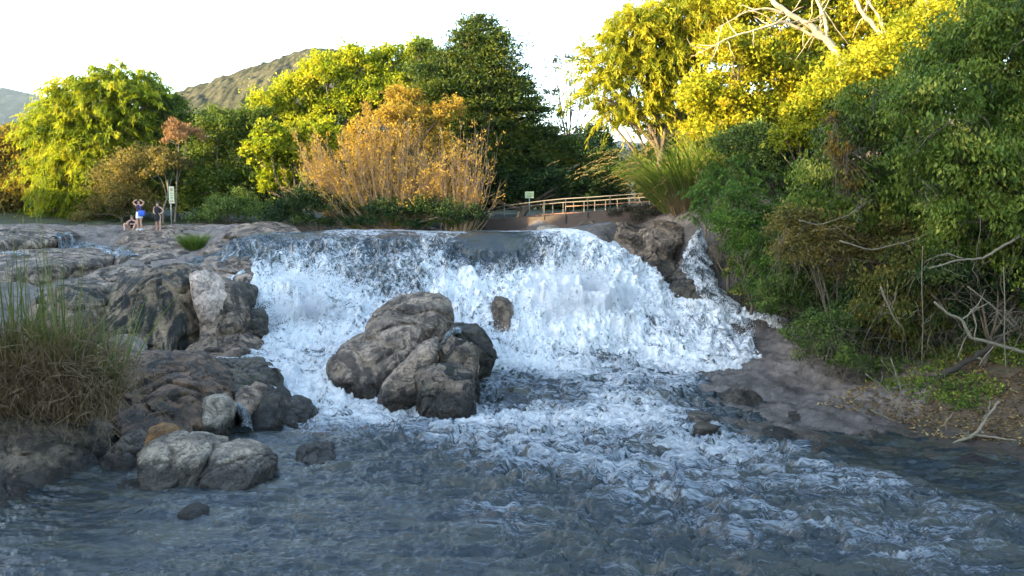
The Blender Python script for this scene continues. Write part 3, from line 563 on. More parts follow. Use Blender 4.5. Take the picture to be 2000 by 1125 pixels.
boulder('low flat dark rock awash alone in the pool', [(568, 890), (585, 874), (620, 869), (655, 876), (670, 888), (640, 900), (590, 900)], 16.7, .9, RD, seed=53, sink=.3, sub=5)
boulder('tiny dark stone breaking the calm water', [(353, 1012), (360, 994), (380, 988), (400, 996), (406, 1012), (375, 1018)], 13.45, .4, RD, seed=54, sink=.35, grow=1.15, sub=4)
boulder('brown boulder cut by the left edge of the photo', [(-60, 1010), (-50, 950), (0, 944), (35, 955), (52, 985), (45, 1008), (0, 1015)], 14.0, 1.3, RR, seed=55)
boulder('small flat dark stone near the left edge of the pool', [(82, 975), (90, 955), (120, 950), (142, 962), (138, 980), (100, 984)], 14.8, .6, RD, seed=56, sink=.3, sub=5)
RGp = 'rocks of the ledge right of the fall'
boulder('blocky brown ledge rock at the right end of the lip', [(1118, 462), (1128, 448), (1190, 443), (1250, 448), (1262, 480), (1240, 492), (1170, 486)], 35.6, 2.4, RP, name='ledge_rock', cat='rock', seed=60, group=RGp, facets=8, p=60)
boulder('round face ledge rock left of the side cascade', [(1225, 482), (1232, 450), (1275, 440), (1330, 446), (1340, 475), (1300, 495)], 35.0, 2.2, RP, name='ledge_rock', cat='rock', seed=61, group=RGp, facets=8, p=60)
boulder('dark angular rock face between the fall and the side cascade', [(1195, 520), (1240, 500), (1310, 498), (1338, 520), (1345, 560), (1395, 600), (1330, 596), (1265, 565)], 33.3, 2.6, RD, name='ledge_rock', cat='rock', seed=62, group=RGp, facets=9, sink=1.0)
boulder('wet black shoulder of rock at the foot of the side cascade', [(1300, 590), (1310, 555), (1345, 540), (1375, 560), (1392, 592), (1370, 600)], 31.2, 1.4, RD, name='ledge_rock', cat='rock', seed=63, group=RGp, sub=5)
boulder('dark rock wall right of the side cascade, half under leaves', [(1365, 520), (1375, 470), (1420, 465), (1470, 520), (1480, 600), (1440, 615), (1400, 570)], 33.4, 2.6, RD, name='ledge_rock', cat='rock', seed=64, group=RGp, facets=9, sink=1.0)
boulder('flat leaning stone slab below the railing', [(1112, 458), (1140, 432), (1165, 430), (1160, 448), (1130, 464)], 36.5, .8, RB, name='ledge_rock', cat='rock', seed=65, group=RGp, sub=5)
boulder('small grey stone on the bank left of the railing posts', [(1045, 452), (1055, 440), (1085, 438), (1098, 452), (1070, 460)], 37, 1.0, RG, name='ledge_rock', cat='rock', seed=66, group=RGp, sub=4)
boulder('brown rock with a yellow patch on the far bank above the lip', [(733, 452), (745, 438), (765, 434), (795, 446), (800, 456), (760, 460)], 42.0, 1.2, rockmat('ochre_rock', (0.10, .055, .03), (0.28, .15, .07), stain=.1, orange=.6, wet=False), seed=67, sub=5)
boulder('ribbed grey ledge on the edge of the sloping right slab', [(1395, 805), (1405, 775), (1450, 757), (1475, 765), (1490, 785), (1460, 806)], 21.6, .9, RG, name='ledge_rock', cat='rock', seed=68, sub=5, sink=.4)

bpy.context.view_layer.update()
_dg = bpy.context.evaluated_depsgraph_get()
def hit(px, py):
    o = np.array((0, 0, CAMZ)); d = at(px, py, 10.0) - o; d /= np.linalg.norm(d)
    ok, loc, *_ = S.ray_cast(_dg, Vector(o), Vector(d), distance=200)
    return np.array(loc) if ok else None
boulder('brown blocky ledge rock with a pale top beside the railing foot', [(1180, 470), (1185, 440), (1225, 434), (1262, 440), (1265, 470), (1220, 480)], 35.2, 1.6, RB, name='ledge_rock', cat='rock', seed=70, group=RGp, facets=9, p=60)
boulder('long brown ledge rock overhanging the head of the side cascade', [(1262, 470), (1275, 432), (1325, 430), (1348, 445), (1345, 470), (1300, 485)], 35.3, 1.7, RB, name='ledge_rock', cat='rock', seed=71, group=RGp, facets=9, p=60)
boulder('brown rock face with dry grass under the blocky ledge', [(1190, 515), (1195, 480), (1250, 478), (1300, 490), (1310, 520), (1250, 530)], 34.0, 1.6, RB, name='ledge_rock', cat='rock', seed=72, group=RGp, facets=9, p=60)
boulder('dark rock rim on the right of the side cascade', [(1375, 500), (1385, 470), (1410, 480), (1425, 530), (1435, 580), (1410, 570), (1390, 540)], 32.6, 1.0, RD, name='ledge_rock', cat='rock', seed=73, group=RGp, facets=9, p=60, sub=5)
SG = 'stones along the right shore'
for i_, (px, py, w_, h_, lb) in enumerate(((1452, 838, 26, 14, 'flat wet shore stone directly below the sloping slab'), (1520, 852, 34, 16, 'low dark shore stone where the slab meets the pool'), (1592, 866, 24, 13, 'small dark shore stone at the left end of the soil bank'),
      (1668, 876, 30, 12, 'flat stone half buried at the soil water line'), (1742, 884, 18, 11, 'small round stone under the thin bare sticks'), (1905, 905, 44, 22, 'dark boulder at the water line right of the forked branch'), (1700, 848, 16, 9, 'small pebble on the soil above the water line'), (1560, 815, 20, 10, 'small stone resting on the lower slab'), (1370, 822, 40, 16, 'broad dark stone washed by foam at the slab tip'))):
    o_ = [(px + w_ * math.cos(a_) * (1 + .2 * math.sin(3 * a_ + i_)), py - h_ * math.sin(a_)) for a_ in np.linspace(0, 2 * math.pi, 9)[:-1]]
    g_ = hit(px, py) ; boulder(lb, o_, float(g_[1]) if g_ is not None else 18.5, w_ * 2 * .0115, RD if i_ % 2 else RG, name='shore_stone', cat='stone', seed=80 + i_, group=SG, sub=4, sink=.2, facets=8)
bpy.context.view_layer.update()
_dg = bpy.context.evaluated_depsgraph_get()
HITS = {k: hit(*k) for k in [(273, 450), (309, 450), (258, 451), (335, 449), (378, 486)]}
print('HITS', HITS)
mist()
def stream(name, label, C, seed, foamv=.8, nu=26, step=.03, bul=.12, jag=.18, drape=False):
    # C: centre line (px, py, Y, half width px)
    r = rng(seed); K = np.array([hit(a, b) if drape else at(a, b, Y) for a, b, Y, w in C]); Wd = np.array([w * k[1] / FPX for (a, b, Y, w), k in zip(C, K)]); n = len(K)
    L = np.linalg.norm(np.diff(K, axis=0), axis=1).sum(); m = max(12, int(L / step)); t = np.linspace(0, n - 1, m)
    P = np.stack([np.interp(t, range(n), K[:, i]) for i in range(3)], 1); w = np.interp(t, range(n), Wd)
    kern = np.ones(7) / 7
    for i in range(3): P[:, i] = np.convolve(np.pad(P[:, i], 3, 'edge'), kern, 'valid')
    u = np.linspace(-1, 1, nu); X = P[:, None, 0] + u[None] * w[:, None]; Y = P[:, None, 1] - (1 - u[None] ** 2) * bul; Z = P[:, None, 2] + (1 - u[None] ** 2) * bul * .5 - .10 * np.abs(u[None]) ** 3 + 0 * X
    V = np.stack([X, Y + 0 * X, Z], -1).reshape(-1, 3); q = V * np.array((2.6, 2.6, 1.6)) + seed; e = fbm(q, 4, .6); V[:, 0] += e * jag * np.repeat(w, nu); V[:, 1] -= fbm(q * 2.3, 4, .6, ridge=True) * .07; V[:, 2] += fbm(q * 2, 3) * .05
    F = grid_mesh(X, Y + 0 * X)
    if drape:
        ed = np.tile(np.abs(u), len(P))
        for i in range(len(V)):
            ok, loc, *_ = S.ray_cast(_dg, Vector((V[i, 0], V[i, 1], V[i, 2] + 1.5)), Vector((0, 0, -1)), distance=5)
            if ok: V[i, 2] = loc[2]
        V[:, 2] += .045 - .12 * sstep(.55, 1, ed)
    fo_ = np.full(len(V), foamv) + fbm(V * 1.2 + 4, 3) * .3; o = build(name, V, F, M_WATER, attrs={'foam': ('POINT', fo_), 'flow': ('POINT', V * np.array((1.3, .8, .45))), 'crest': ('POINT', np.clip(e + .3, 0, 1)), 'fallm': ('POINT', np.ones(len(V)))})
    tag(o, label, kind='structure'); return o
stream('water', 'trickle crossing the rock plateau', [(108, 463, 0, 10), (128, 467, 0, 26), (155, 474, 0, 36), (190, 481, 0, 34), (228, 491, 0, 38), (262, 500, 0, 20)], 4, .5, step=.1, bul=.02, jag=.35, drape=True)
stream('water', 'short trickle at the left end of the plateau shelf', [(5, 494, 0, 10), (22, 495, 0, 18), (40, 497, 0, 16), (58, 500, 0, 9)], 5, .5, step=.1, bul=.02, jag=.35, drape=True)
stream('water', 'narrow side cascade beneath the thicket', [(1366, 448, 34.0, 8), (1362, 468, 33.6, 16), (1358, 495, 33.0, 26), (1362, 525, 32.2, 30), (1378, 555, 31.3, 27), (1402, 580, 30.6, 28), (1418, 600, 30.1, 36), (1420, 612, 29.8, 40)], 3, .62, jag=.5)
stream('water', 'little spill between the dark left boulders', [(462, 786, 19.6, 7), (474, 795, 19.4, 12), (482, 808, 19.2, 9), (484, 822, 19.0, 10), (480, 834, 18.9, 16)], 6, .5, bul=.08, jag=.6)
stream('water', 'thin sheet of water slipping between the midstream boulders', [(905, 636, 24.0, 16), (885, 643, 23.2, 12), (872, 655, 22.4, 7), (868, 668, 21.8, 4)], 7, .45, bul=.03, jag=.6)
stream('water', 'foamy channel curling round the dark mossy boulder', [(400, 700, 22.6, 20), (440, 698, 22.9, 36), (490, 704, 22.6, 36), (530, 720, 22.0, 26)], 8, .7, bul=.05)
# ------------------------------------------------------------------ foliage
def leafmat(name, stops, trans=0.35, rough=0.5, tcol=1.5, scale=0.35, hue=None):
    m = newmat(name); g = N(m); co = g.n('ShaderNodeNewGeometry').outputs['Position']
    r = g.attr('rnd').outputs['Fac']; big = g.noise(co, scale, 3, 0.6)
    f = g.m('ADD', g.m('MULTIPLY', r, 0.65), g.m('MULTIPLY', g.m('SUBTRACT', big, 0.32), 0.9))
    c = g.ramp(f, stops)
    b = g.bsdf(c, rough + .1, spec=0.16)
    t = g.n('ShaderNodeBsdfTranslucent'); tc = g.mix(1.0, c, (tcol, tcol * 1.0, tcol * .55), 'MULTIPLY'); g.l(tc, t.inputs[0])
    mx = g.n('ShaderNodeMixShader'); mx.inputs[0].default_value = trans; g.l(b.outputs[0], mx.inputs[1]); g.l(t.outputs[0], mx.inputs[2]); g.fin(mx.outputs[0]); return m
BARK = simple('bark_grey_brown', (0.12, 0.09, 0.065), 0.85, bump=.03, var=.5, scale=9)
BARKP = simple('bark_pale', (0.38, 0.30, 0.20), 0.8, bump=.03, var=.35, scale=7)
TWIG = simple('twigs_pinkish_brown', (0.36, 0.24, 0.13), 0.8, var=.35)
DEAD = simple('deadwood_grey', (0.16, 0.14, 0.10), 0.85, bump=.02, var=.45, scale=10)
F_BAM = leafmat('leaves_bamboo_yellow_green', [(0.05, (0.03, 0.06, 0.010)), (0.45, (0.20, 0.25, 0.010)), (0.95, (0.42, 0.37, 0.025))], .4)
F_GOLD = leafmat('leaves_golden_green', [(0.05, (0.04, 0.065, 0.006)), (0.3, (0.16, 0.19, 0.010)), (0.6, (0.34, 0.32, 0.018)), (0.98, (0.51, 0.38, 0.03))], .4)
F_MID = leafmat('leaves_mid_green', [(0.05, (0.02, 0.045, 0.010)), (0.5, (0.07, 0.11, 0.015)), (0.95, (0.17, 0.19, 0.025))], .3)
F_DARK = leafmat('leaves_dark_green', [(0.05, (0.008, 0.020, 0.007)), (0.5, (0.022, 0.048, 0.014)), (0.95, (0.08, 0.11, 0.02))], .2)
F_NEAR = leafmat('leaves_bank_green', [(0.05, (0.012, 0.024, 0.004)), (0.4, (0.055, 0.100, 0.012)), (0.7, (0.15, 0.20, 0.028)), (0.98, (0.42, 0.38, 0.07))], .22, rough=.38, scale=.5)
F_NEARB = leafmat('leaves_bank_bright', [(0.05, (0.025, 0.06, 0.012)), (0.5, (0.07, 0.14, 0.022)), (0.95, (0.17, 0.22, 0.04))], .3, rough=.4, scale=.6)
F_OLIVE = leafmat('leaves_dry_olive', [(0.05, (0.05, 0.05, 0.018)), (0.5, (0.13, 0.11, 0.03)), (0.95, (0.30, 0.22, 0.06))], .28)
F_AMBER = leafmat('leaves_amber', [(0.05, (0.05, 0.055, 0.015)), (0.5, (0.20, 0.16, 0.03)), (0.95, (0.42, 0.28, 0.05))], .35)
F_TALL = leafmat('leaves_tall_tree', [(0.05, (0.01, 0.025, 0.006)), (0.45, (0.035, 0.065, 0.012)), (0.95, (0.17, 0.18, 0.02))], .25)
F_DRY = leafmat('leaves_dry_orange', [(0.05, (0.14, 0.085, 0.018)), (0.5, (0.30, 0.20, 0.03)), (0.95, (0.44, 0.31, 0.05))], .35)
F_RUST = leafmat('leaves_rust', [(0.05, (0.14, 0.075, 0.035)), (0.5, (0.28, 0.16, 0.08)), (0.95, (0.42, 0.27, 0.14))], .3)
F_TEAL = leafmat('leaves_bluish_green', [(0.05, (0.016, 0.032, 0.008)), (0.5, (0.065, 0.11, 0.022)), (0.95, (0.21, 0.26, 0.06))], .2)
F_GRASS = leafmat('blades_green', [(0.05, (0.045, 0.08, 0.015)), (0.5, (0.11, 0.17, 0.03)), (0.95, (0.26, 0.27, 0.06))], .3)
F_STRAW = leafmat('blades_straw', [(0.05, (0.07, 0.045, 0.022)), (0.5, (0.15, 0.105, 0.055)), (0.95, (0.28, 0.21, 0.12))], .25)
F_PLUME = leafmat('grass_plumes', [(0.05, (0.16, 0.12, 0.05)), (0.95, (0.34, 0.26, 0.11))], .4)
F_REED = leafmat('reed_green', [(0.05, (0.04, 0.055, 0.015)), (0.5, (0.09, 0.11, 0.03)), (0.95, (0.20, 0.19, 0.08))], .25)
def unit(v): return v / (np.linalg.norm(v, axis=-1, keepdims=True) + 1e-9)
def leafmesh(name, C, A, L, Wd, mat, rnd, parent=None, r=None, fold=.18, nrm_up=.3):
    """one kite-shaped folded leaf (4 verts, 1 quad) per centre C along axis A"""
    r = r or rng(1); n = len(C); A = unit(A)
    B = unit(np.cross(A, unit(r.normal(size=(n, 3)) + np.array((0, 0, nrm_up))))); Nn = np.cross(A, B)
    L = np.broadcast_to(L, (n,))[:, None]; Wd = np.broadcast_to(Wd, (n,))[:, None]
    V = np.stack([C - A * L * .5, C - A * L * .05 + B * Wd * .5 + Nn * Wd * fold, C + A * L * .5, C - A * L * .05 - B * Wd * .5 + Nn * Wd * fold], 1).reshape(-1, 3)
    F = np.arange(n * 4).reshape(-1, 4)
    return build(name, V, F, mat, parent, smooth=False, attrs={'rnd': ('FACE', rnd)})
def polys(P, rad, sides=3):
    """many tapered polylines at once: P (n,k,3), rad (n,k)"""
    n, k, _ = P.shape; T = unit(np.gradient(P, axis=1)); ref = np.array((.3, .2, .93)) ; A = unit(np.cross(T, np.array((.9, .35, .2)))); B = np.cross(T, A)
    a = np.arange(sides) * 2 * np.pi / sides
    V = P[:, :, None] + rad[:, :, None, None] * (np.cos(a)[:, None] * A[:, :, None] + np.sin(a)[:, None] * B[:, :, None])
    idx = np.arange(n * k * sides).reshape(n, k, sides); nx = np.roll(idx, -1, 2)
    F = np.stack([idx[:, :-1], nx[:, :-1], nx[:, 1:], idx[:, 1:]], -1).reshape(-1, 4)
    return V.reshape(-1, 3), F
def ribbons(P, wid, side):
    """flat tapering blades: P (n,k,3), wid (n,k), side (n,3)"""
    n, k, _ = P.shape; s = unit(side)[:, None] * wid[..., None] * .5
    V = np.stack([P - s, P + s], 2).reshape(-1, 3); idx = np.arange(n * k * 2).reshape(n, k, 2)
    F = np.stack([idx[:, :-1, 0], idx[:, :-1, 1], idx[:, 1:, 1], idx[:, 1:, 0]], -1).reshape(-1, 4)
    return V, F
def crown(lobes, r, dens=60, leaf=.22, style='broad', clump=.32, fill=.25, gap=0.0):
    """lobes: (cx,cy,cz,rx,ry,rz) -> leaf centres, axes, random tone"""
    Cs, As, Rs = [], [], []
    for lb in lobes:
        c = np.array(lb[:3]); s = np.array(lb[3:6]); rr = float(s.mean())
        nl = int(dens * rr * rr * 42); per = 46; nc = max(6, nl // per)
        d = unit(r.normal(size=(nc, 3))); d[:, 2] = np.where(d[:, 2] < -.35, -d[:, 2] * .5, d[:, 2]); d = unit(d)
        f = np.where(r.random(nc) < fill, r.uniform(.3, .8, nc), r.uniform(.78, 1.12, nc)) * (1 + .34 * perlin(d * 2.3 + c * .37))
        cc = c + d * s * f[:, None]
        if gap: k = perlin(cc * .8) > -.5 + gap; cc, d, f = cc[k], d[k], f[k]
        tone = np.clip(.5 + r.normal(size=len(cc)) * .24, 0, 1); cr = clump * rr ** .5 * r.uniform(.6, 1.35, len(cc))
        g = r.normal(size=(len(cc), per, 3)) * cr[:, None, None] * np.array((.62, .62, .42))
        if style == 'feather':      # drooping sprays: leaves strung along an arching stem
            t = r.random((len(cc), per)); o = unit(d + r.normal(size=d.shape) * .55 + np.array((0, 0, .35)))
            L = cr * 4.2
            g = o[:, None] * (t * L[:, None])[..., None] + np.array((0, 0, -1.)) * ((t ** 2) * L[:, None] * .62)[..., None] + r.normal(size=(len(cc), per, 3)) * (cr * .2)[:, None, None]
            a = o[:, None] * .7 + np.array((0, 0, -1.)) * (.25 + t)[..., None] + r.normal(size=g.shape) * .45
        elif style == 'up':
            a = d[:, None] * .4 + np.array((0, 0, .9)) + r.normal(size=g.shape) * .5
        elif style == 'droop':
            a = d[:, None] * .25 + np.array((0, 0, -1.)) + r.normal(size=g.shape) * .5
        elif style == 'layer':      # flat tiers of foliage
            g = g * np.array((1.7, 1.7, .45)); a = d[:, None] * .9 + np.array((0, 0, -.15)) + r.normal(size=g.shape) * .45
        else:
            a = d[:, None] * .6 + np.array((0, 0, -.35)) + r.normal(size=g.shape) * .75
        p = cc[:, None] + g
        Cs.append(p.reshape(-1, 3)); As.append(a.reshape(-1, 3)); Rs.append(np.clip(tone[:, None] + r.normal(size=(len(cc), per)) * .13, 0, 1).ravel())
    return np.vstack(Cs), np.vstack(As), np.concatenate(Rs)
def limbs(mb, base, lobes, r, rad=.16, fork=.45, sides=7, wob=.06, n=7, upto=.8):
    top = np.mean([l[:3] for l in lobes], 0); H = top[2] - base[2]
    fk = base + (top - base) * fork + r.normal(size=3) * .1
    P = np.array([base - (0, 0, .3), base + (fk - base) * .33 + r.normal(size=3) * wob * H * .3, base + (fk - base) * .66 + r.normal(size=3) * wob * H * .3, fk])
    t = np.linspace(0, 3, 10); P = np.stack([np.interp(t, range(4), P[:, i]) for i in range(3)], 1)
    mb.tube(P, np.linspace(rad * 1.25, rad * .75, 10), sides)
    for l in lobes:
        e = np.array(l[:3]) + r.normal(size=3) * np.array(l[3:6]) * .15
        k = r.integers(5, 10); s0 = P[k if k < 10 else 9]; m_ = (s0 + e) / 2 + r.normal(size=3) * np.linalg.norm(e - s0) * .12 + np.array((0, 0, .1 * np.linalg.norm(e - s0)))
        tt = np.linspace(0, 1, n)[:, None]; q = s0 * (1 - tt) ** 2 + 2 * m_ * tt * (1 - tt) + e * tt ** 2
        mb.tube(q, np.linspace(rad * .6, rad * .16, n), 5)
        for _ in range(3):
            e2 = np.array(l[:3]) + unit(r.normal(size=3)) * np.array(l[3:6]) * upto; s1 = q[r.integers(2, n - 1)]
            m2 = (s1 + e2) / 2 + r.normal(size=3) * .15 * np.linalg.norm(e2 - s1); q2 = s1 * (1 - tt) ** 2 + 2 * m2 * tt * (1 - tt) + e2 * tt ** 2
            mb.tube(q2, np.linspace(rad * .28, rad * .07, n), 4)
def px_lobes(D, L, r, ys=.9):
    """lobes given as (px, py, radius in photo px[, extra depth]) for a crown standing D metres away"""
    out = []
    for l in L:
        dd = l[3] if len(l) > 3 else r.uniform(-.5, .5)
        c = at(l[0], l[1], D + dd); rr = l[2] * D / FPX; out.append((*c, rr, rr * ys, rr * .92))
    return out
def plant(kind, label, cat, D, bpx, L, mat, style='broad', leaf=.22, asp=.5, dens=60, clump=.32, fill=.25, gap=0, seed=0, group=None, bark=None, rad=.16, fork=.45, trunk='trunk', foli='crown', bz=None, upto=.8, ys=.9, twigs=0):
    r = rng(1000 + seed); c = at(bpx, 440, D); base = np.array((c[0], D, gz(c[0], D) if bz is None else bz))
    root = empty(kind, base, label, cat, group)
    lobes = px_lobes(D, L, r, ys)
    mb = MB(); limbs(mb, base, lobes, r, rad, fork, upto=upto)
    if twigs:
        i = r.integers(0, len(lobes), twigs); Lb = np.array(lobes)[i]; s0 = Lb[:, :3] + unit(r.normal(size=(twigs, 3))) * Lb[:, 3:6] * r.uniform(.6, 1.05, (twigs, 1)); d = unit(r.normal(size=(twigs, 3)) * np.array((1, .6, 1.0)) + np.array((0, -.5, -.15))) * r.uniform(.3, 1.1, (twigs, 1)); tt = np.linspace(0, 1, 5)[None, :, None]
        Pt = s0[:, None] + d[:, None] * tt + np.array((0, 0, -.3)) * tt ** 2 + r.normal(size=(twigs, 5, 3)) * .025; mb.add(*polys(Pt, np.linspace(.011, .004, 5)[None] * np.ones((twigs, 1))))
    mb.build(trunk, bark or BARK, root)
    C, A, T = crown(lobes, r, dens, leaf, style, clump, fill, gap)
    sz = leaf * .84 * r.uniform(.6, 1.35, len(C)); leafmesh(foli, C, A, sz, sz * asp, mat, T, root, r)
    return root
GT = 'trees on the far bank behind the fall'
# --- far bank, left to right
plant('broadleaf_tree', 'olive brown topped tree at the far left edge', 'tree', 52, 20, [(-30, 300, 50), (30, 285, 45), (75, 320, 40), (0, 360, 60), (60, 385, 50), (-50, 400, 60), (20, 420, 40)], F_AMBER, leaf=.26, dens=46, seed=1, group=GT)
plant('bamboo_clump', 'tall feathery bright yellow green bamboo left of the hikers', 'bamboo', 50, 190, [(160, 215, 52), (215, 190, 42), (250, 178, 38), (130, 275, 50), (180, 300, 55), (235, 260, 48), (280, 205, 26), (120, 350, 42), (160, 390, 48), (215, 340, 46), (130, 415, 36), (105, 245, 26), (190, 425, 34)],
      F_BAM, 'feather', leaf=.42, asp=.2, dens=80, clump=.34, seed=2, group=GT, trunk='culms', foli='foliage', fork=.3)
plant('broadleaf_tree', 'dark green tree right of the tall bamboo, standing in for its shaded side', 'tree', 50.5, 340, [(330, 215, 30), (300, 195, 26), (350, 205, 18), (300, 250, 36), (345, 255, 40), (310, 330, 45), (360, 300, 45), (350, 380, 50), (290, 390, 45), (400, 250, 34)], F_MID, leaf=.25, dens=55, seed=3, group=GT)  # upper lobes paint the bamboo's self-shaded side as darker leaves
plant('shrub', 'grey green bush behind the standing hiker', 'shrub', 46.5, 240, [(225, 355, 42), (265, 320, 36), (250, 395, 40), (205, 405, 36), (290, 410, 32), (170, 425, 25)], F_OLIVE, leaf=.16, dens=60, seed=4, group=GT, rad=.07, fork=.2)
plant('sapling', 'slim tree with rusty brown leaves above the sign', 'tree', 46, 340, [(340, 268, 20), (365, 262, 22), (350, 248, 16)], F_RUST, 'up', leaf=.26, asp=.3, dens=45, seed=5, group=GT, rad=.05, fork=.75, bark=DEAD)
plant('sapling', 'thin pale stemmed tree with sparse brown leaves behind the sign', 'tree', 45.5, 318, [(320, 305, 24), (345, 325, 26), (300, 335, 20)], F_OLIVE, leaf=.2, dens=40, seed=6, group=GT, rad=.05, fork=.7, bark=DEAD)
plant('shrub', 'dark green bushy tree between the bamboo and the big golden tree', 'tree', 48, 440, [(430, 255, 45), (470, 290, 48), (400, 310, 42), (420, 360, 46), (480, 350, 45), (390, 400, 42), (450, 405, 40), (510, 240, 32)], F_MID, leaf=.22, dens=55, seed=7, group=GT)
plant('shrub', 'low bluish green bush beside the pale slab', 'shrub', 44, 450, [(430, 415, 32), (465, 405, 34), (500, 415, 30), (400, 425, 24), (540, 420, 28)], F_TEAL, leaf=.15, dens=75, seed=8, group=GT, rad=.05, fork=.2)
plant('broadleaf_tree', 'big golden green tree left of the tall dark one', 'tree', 51, 650, [(530, 215, 42), (580, 185, 45), (640, 150, 45), (700, 130, 42), (760, 130, 40), (820, 115, 36), (590, 250, 50), (660, 220, 55), (730, 200, 55), (790, 190, 50), (520, 270, 35), (640, 300, 50), (500, 240, 28)],
      F_BAM, leaf=.27, dens=52, seed=9, group=GT, rad=.3)
plant('broadleaf_tree', 'large leaved yellow green tree leaning over the bank left of the dry bush', 'tree', 45.5, 580, [(530, 275, 34), (560, 310, 38), (600, 270, 34), (540, 345, 34), (585, 355, 34), (610, 320, 30), (500, 305, 26), (520, 370, 20), (640, 260, 28)], F_BAM, leaf=.32, asp=.45, dens=38, seed=10, group=GT, rad=.1, gap=.15)
plant('conifer_tree', 'tall dark green tree with a rounded point, the highest on the far bank', 'tree', 49, 930, [(935, 55, 26), (925, 95, 42), (850, 205, 50), (1110, 310, 40), (905, 75, 20), (965, 80, 24), (965, 115, 44), (890, 130, 44), (930, 160, 60), (985, 175, 50), (880, 190, 52), (1010, 225, 50), (940, 230, 65), (1040, 275, 48), (880, 260, 60), (980, 300, 65), (1070, 320, 48), (910, 340, 70), (1020, 360, 55), (1100, 355, 45), (850, 150, 34), (1130, 330, 35)],
      F_TALL, 'layer', leaf=.30, asp=.3, dens=62, clump=.36, seed=11, group=GT, rad=.35)
plant('sapling', 'slender green treetop rising just left of the tall dark tree', 'tree', 50, 825, [(822, 90, 17), (826, 115, 22), (815, 145, 28), (840, 170, 30)], F_MID, leaf=.24, dens=55, seed=12, group=GT, rad=.08)
plant('broadleaf_tree', 'amber leaved tree rising behind the dry bush', 'tree', 44.5, 770, [(790, 195, 32), (760, 235, 40), (715, 265, 36), (830, 240, 40), (800, 285, 42), (740, 300, 40), (860, 290, 38), (880, 215, 24), (690, 300, 30)], F_DRY, leaf=.24, asp=.4, dens=36, seed=13, group=GT, rad=.12, gap=.1)
def dry_bush(label, D, bpx, bpy, tips, n, seed, leafn=6000, twig=TWIG, leafm=None, base_z=None, tr=.035, spread=.5):
    """leafless brushy shrub: long forking upward stems"""
    r = rng(seed); c = at(bpx, bpy, D); base = np.array((c[0], D, gz(c[0], D) if base_z is None else base_z))
    root = empty('dry_bush', base, label, 'bush', GT); T = np.array([at(a, b, D + r.uniform(-1.2, .8)) for a, b, _ in tips]); wt = np.array([w for *_, w in tips], float); wt /= wt.sum()
    k = r.choice(len(T), n, p=wt); E = T[k] + r.normal(size=(n, 3)) * np.array((.5, .6, .55)); B0 = base + r.normal(size=(n, 3)) * np.array((spread, .5, .05)); B0[:, 0] = B0[:, 0] * .72 + E[:, 0] * .28
    t = np.linspace(0, 1, 7)[None, :, None]; M_ = B0 * .55 + E * .45 + np.stack([(E[:, 0] - B0[:, 0]) * .30, r.normal(size=n) * .2, -.10 * (E[:, 2] - B0[:, 2])], 1)
    P = B0[:, None] * (1 - t) ** 2 + 2 * M_[:, None] * t * (1 - t) + E[:, None] * t ** 2; P = P + r.normal(size=P.shape) * .035 * (t > 0)
    rad = np.linspace(1, .2, 7)[None] * r.uniform(.5, 1.2, (n, 1)) * tr
    V1, F1 = polys(P, rad)
    # side twigs
    m = n * 7; i = r.integers(0, n, m); j = r.integers(3, 7, m); s = P[i, j]; d = unit(P[i, j] - P[i, j - 1]); d2 = unit(d + r.normal(size=(m, 3)) * .5 + np.array((0, 0, .25)))
    ln = r.uniform(.25, .75, m); tt = np.linspace(0, 1, 3)[None, :, None]; P2 = s[:, None] + d2[:, None] * tt * ln[:, None, None] + np.array((0, 0, .12)) * tt ** 2
    V2, F2 = polys(P2, np.linspace(.6, .2, 3)[None] * np.full((m, 1), tr * .55)); 
    build('stems', np.vstack([V1, V2]), np.vstack([F1, F2 + len(V1)]), twig, root, smooth=False)
    i = r.integers(0, m, leafn); C = s[i] + d2[i] * ln[i][:, None] * r.uniform(.2, 1.1, (leafn, 1)) + r.normal(size=(leafn, 3)) * .08
    A = d2[i] + r.normal(size=(leafn, 3)) * .5; sz = r.uniform(.07, .17, leafn)
    leafmesh('leaves', C, A, sz, sz * .5, leafm or F_DRY, np.clip(r.normal(.5, .25, leafn), 0, 1), root, r); return root
dry_bush('wide brushy orange brown dry bush on the bank above the fall', 43.2, 765, 446, [(615, 300, 1.2), (640, 330, 1.4), (605, 345, 1), (665, 360, 1.3), (640, 385, 1), (690, 310, 1.4), (720, 270, 1), (745, 330, 1.5), (760, 290, 1.2), (790, 270, 1), (800, 330, 1.5), (830, 290, 1.2), (850, 340, 1.2), (720, 390, 1.2), (800, 390, 1.3), (860, 300, .8)], 470, 51, 17000)
dry_bush('upright pale twigged bush right of the wide dry bush', 42.6, 890, 448, [(905, 280, 1.4), (925, 290, 1), (890, 320, 1), (935, 320, .8), (870, 350, .8), (915, 360, .8), (945, 350, .5)], 75, 52, 1500, spread=.25)
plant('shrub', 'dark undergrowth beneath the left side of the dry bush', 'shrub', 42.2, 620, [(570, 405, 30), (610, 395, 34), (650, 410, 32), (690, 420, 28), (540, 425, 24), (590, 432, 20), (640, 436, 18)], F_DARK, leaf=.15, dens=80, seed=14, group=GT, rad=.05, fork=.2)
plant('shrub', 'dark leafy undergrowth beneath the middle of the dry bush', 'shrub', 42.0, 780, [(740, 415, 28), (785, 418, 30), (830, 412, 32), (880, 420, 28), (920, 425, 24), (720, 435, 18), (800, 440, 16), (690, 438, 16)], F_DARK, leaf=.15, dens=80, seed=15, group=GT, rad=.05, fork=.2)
plant('shrub', 'low brown and green scrub just behind the lip under the dry bush', 'shrub', 42.3, 880, [(880, 438, 14), (910, 425, 18), (850, 436, 14), (820, 440, 12), (770, 442, 10), (690, 444, 9)], F_MID, leaf=.12, dens=90, seed=16, group=GT, rad=.03, fork=.2)
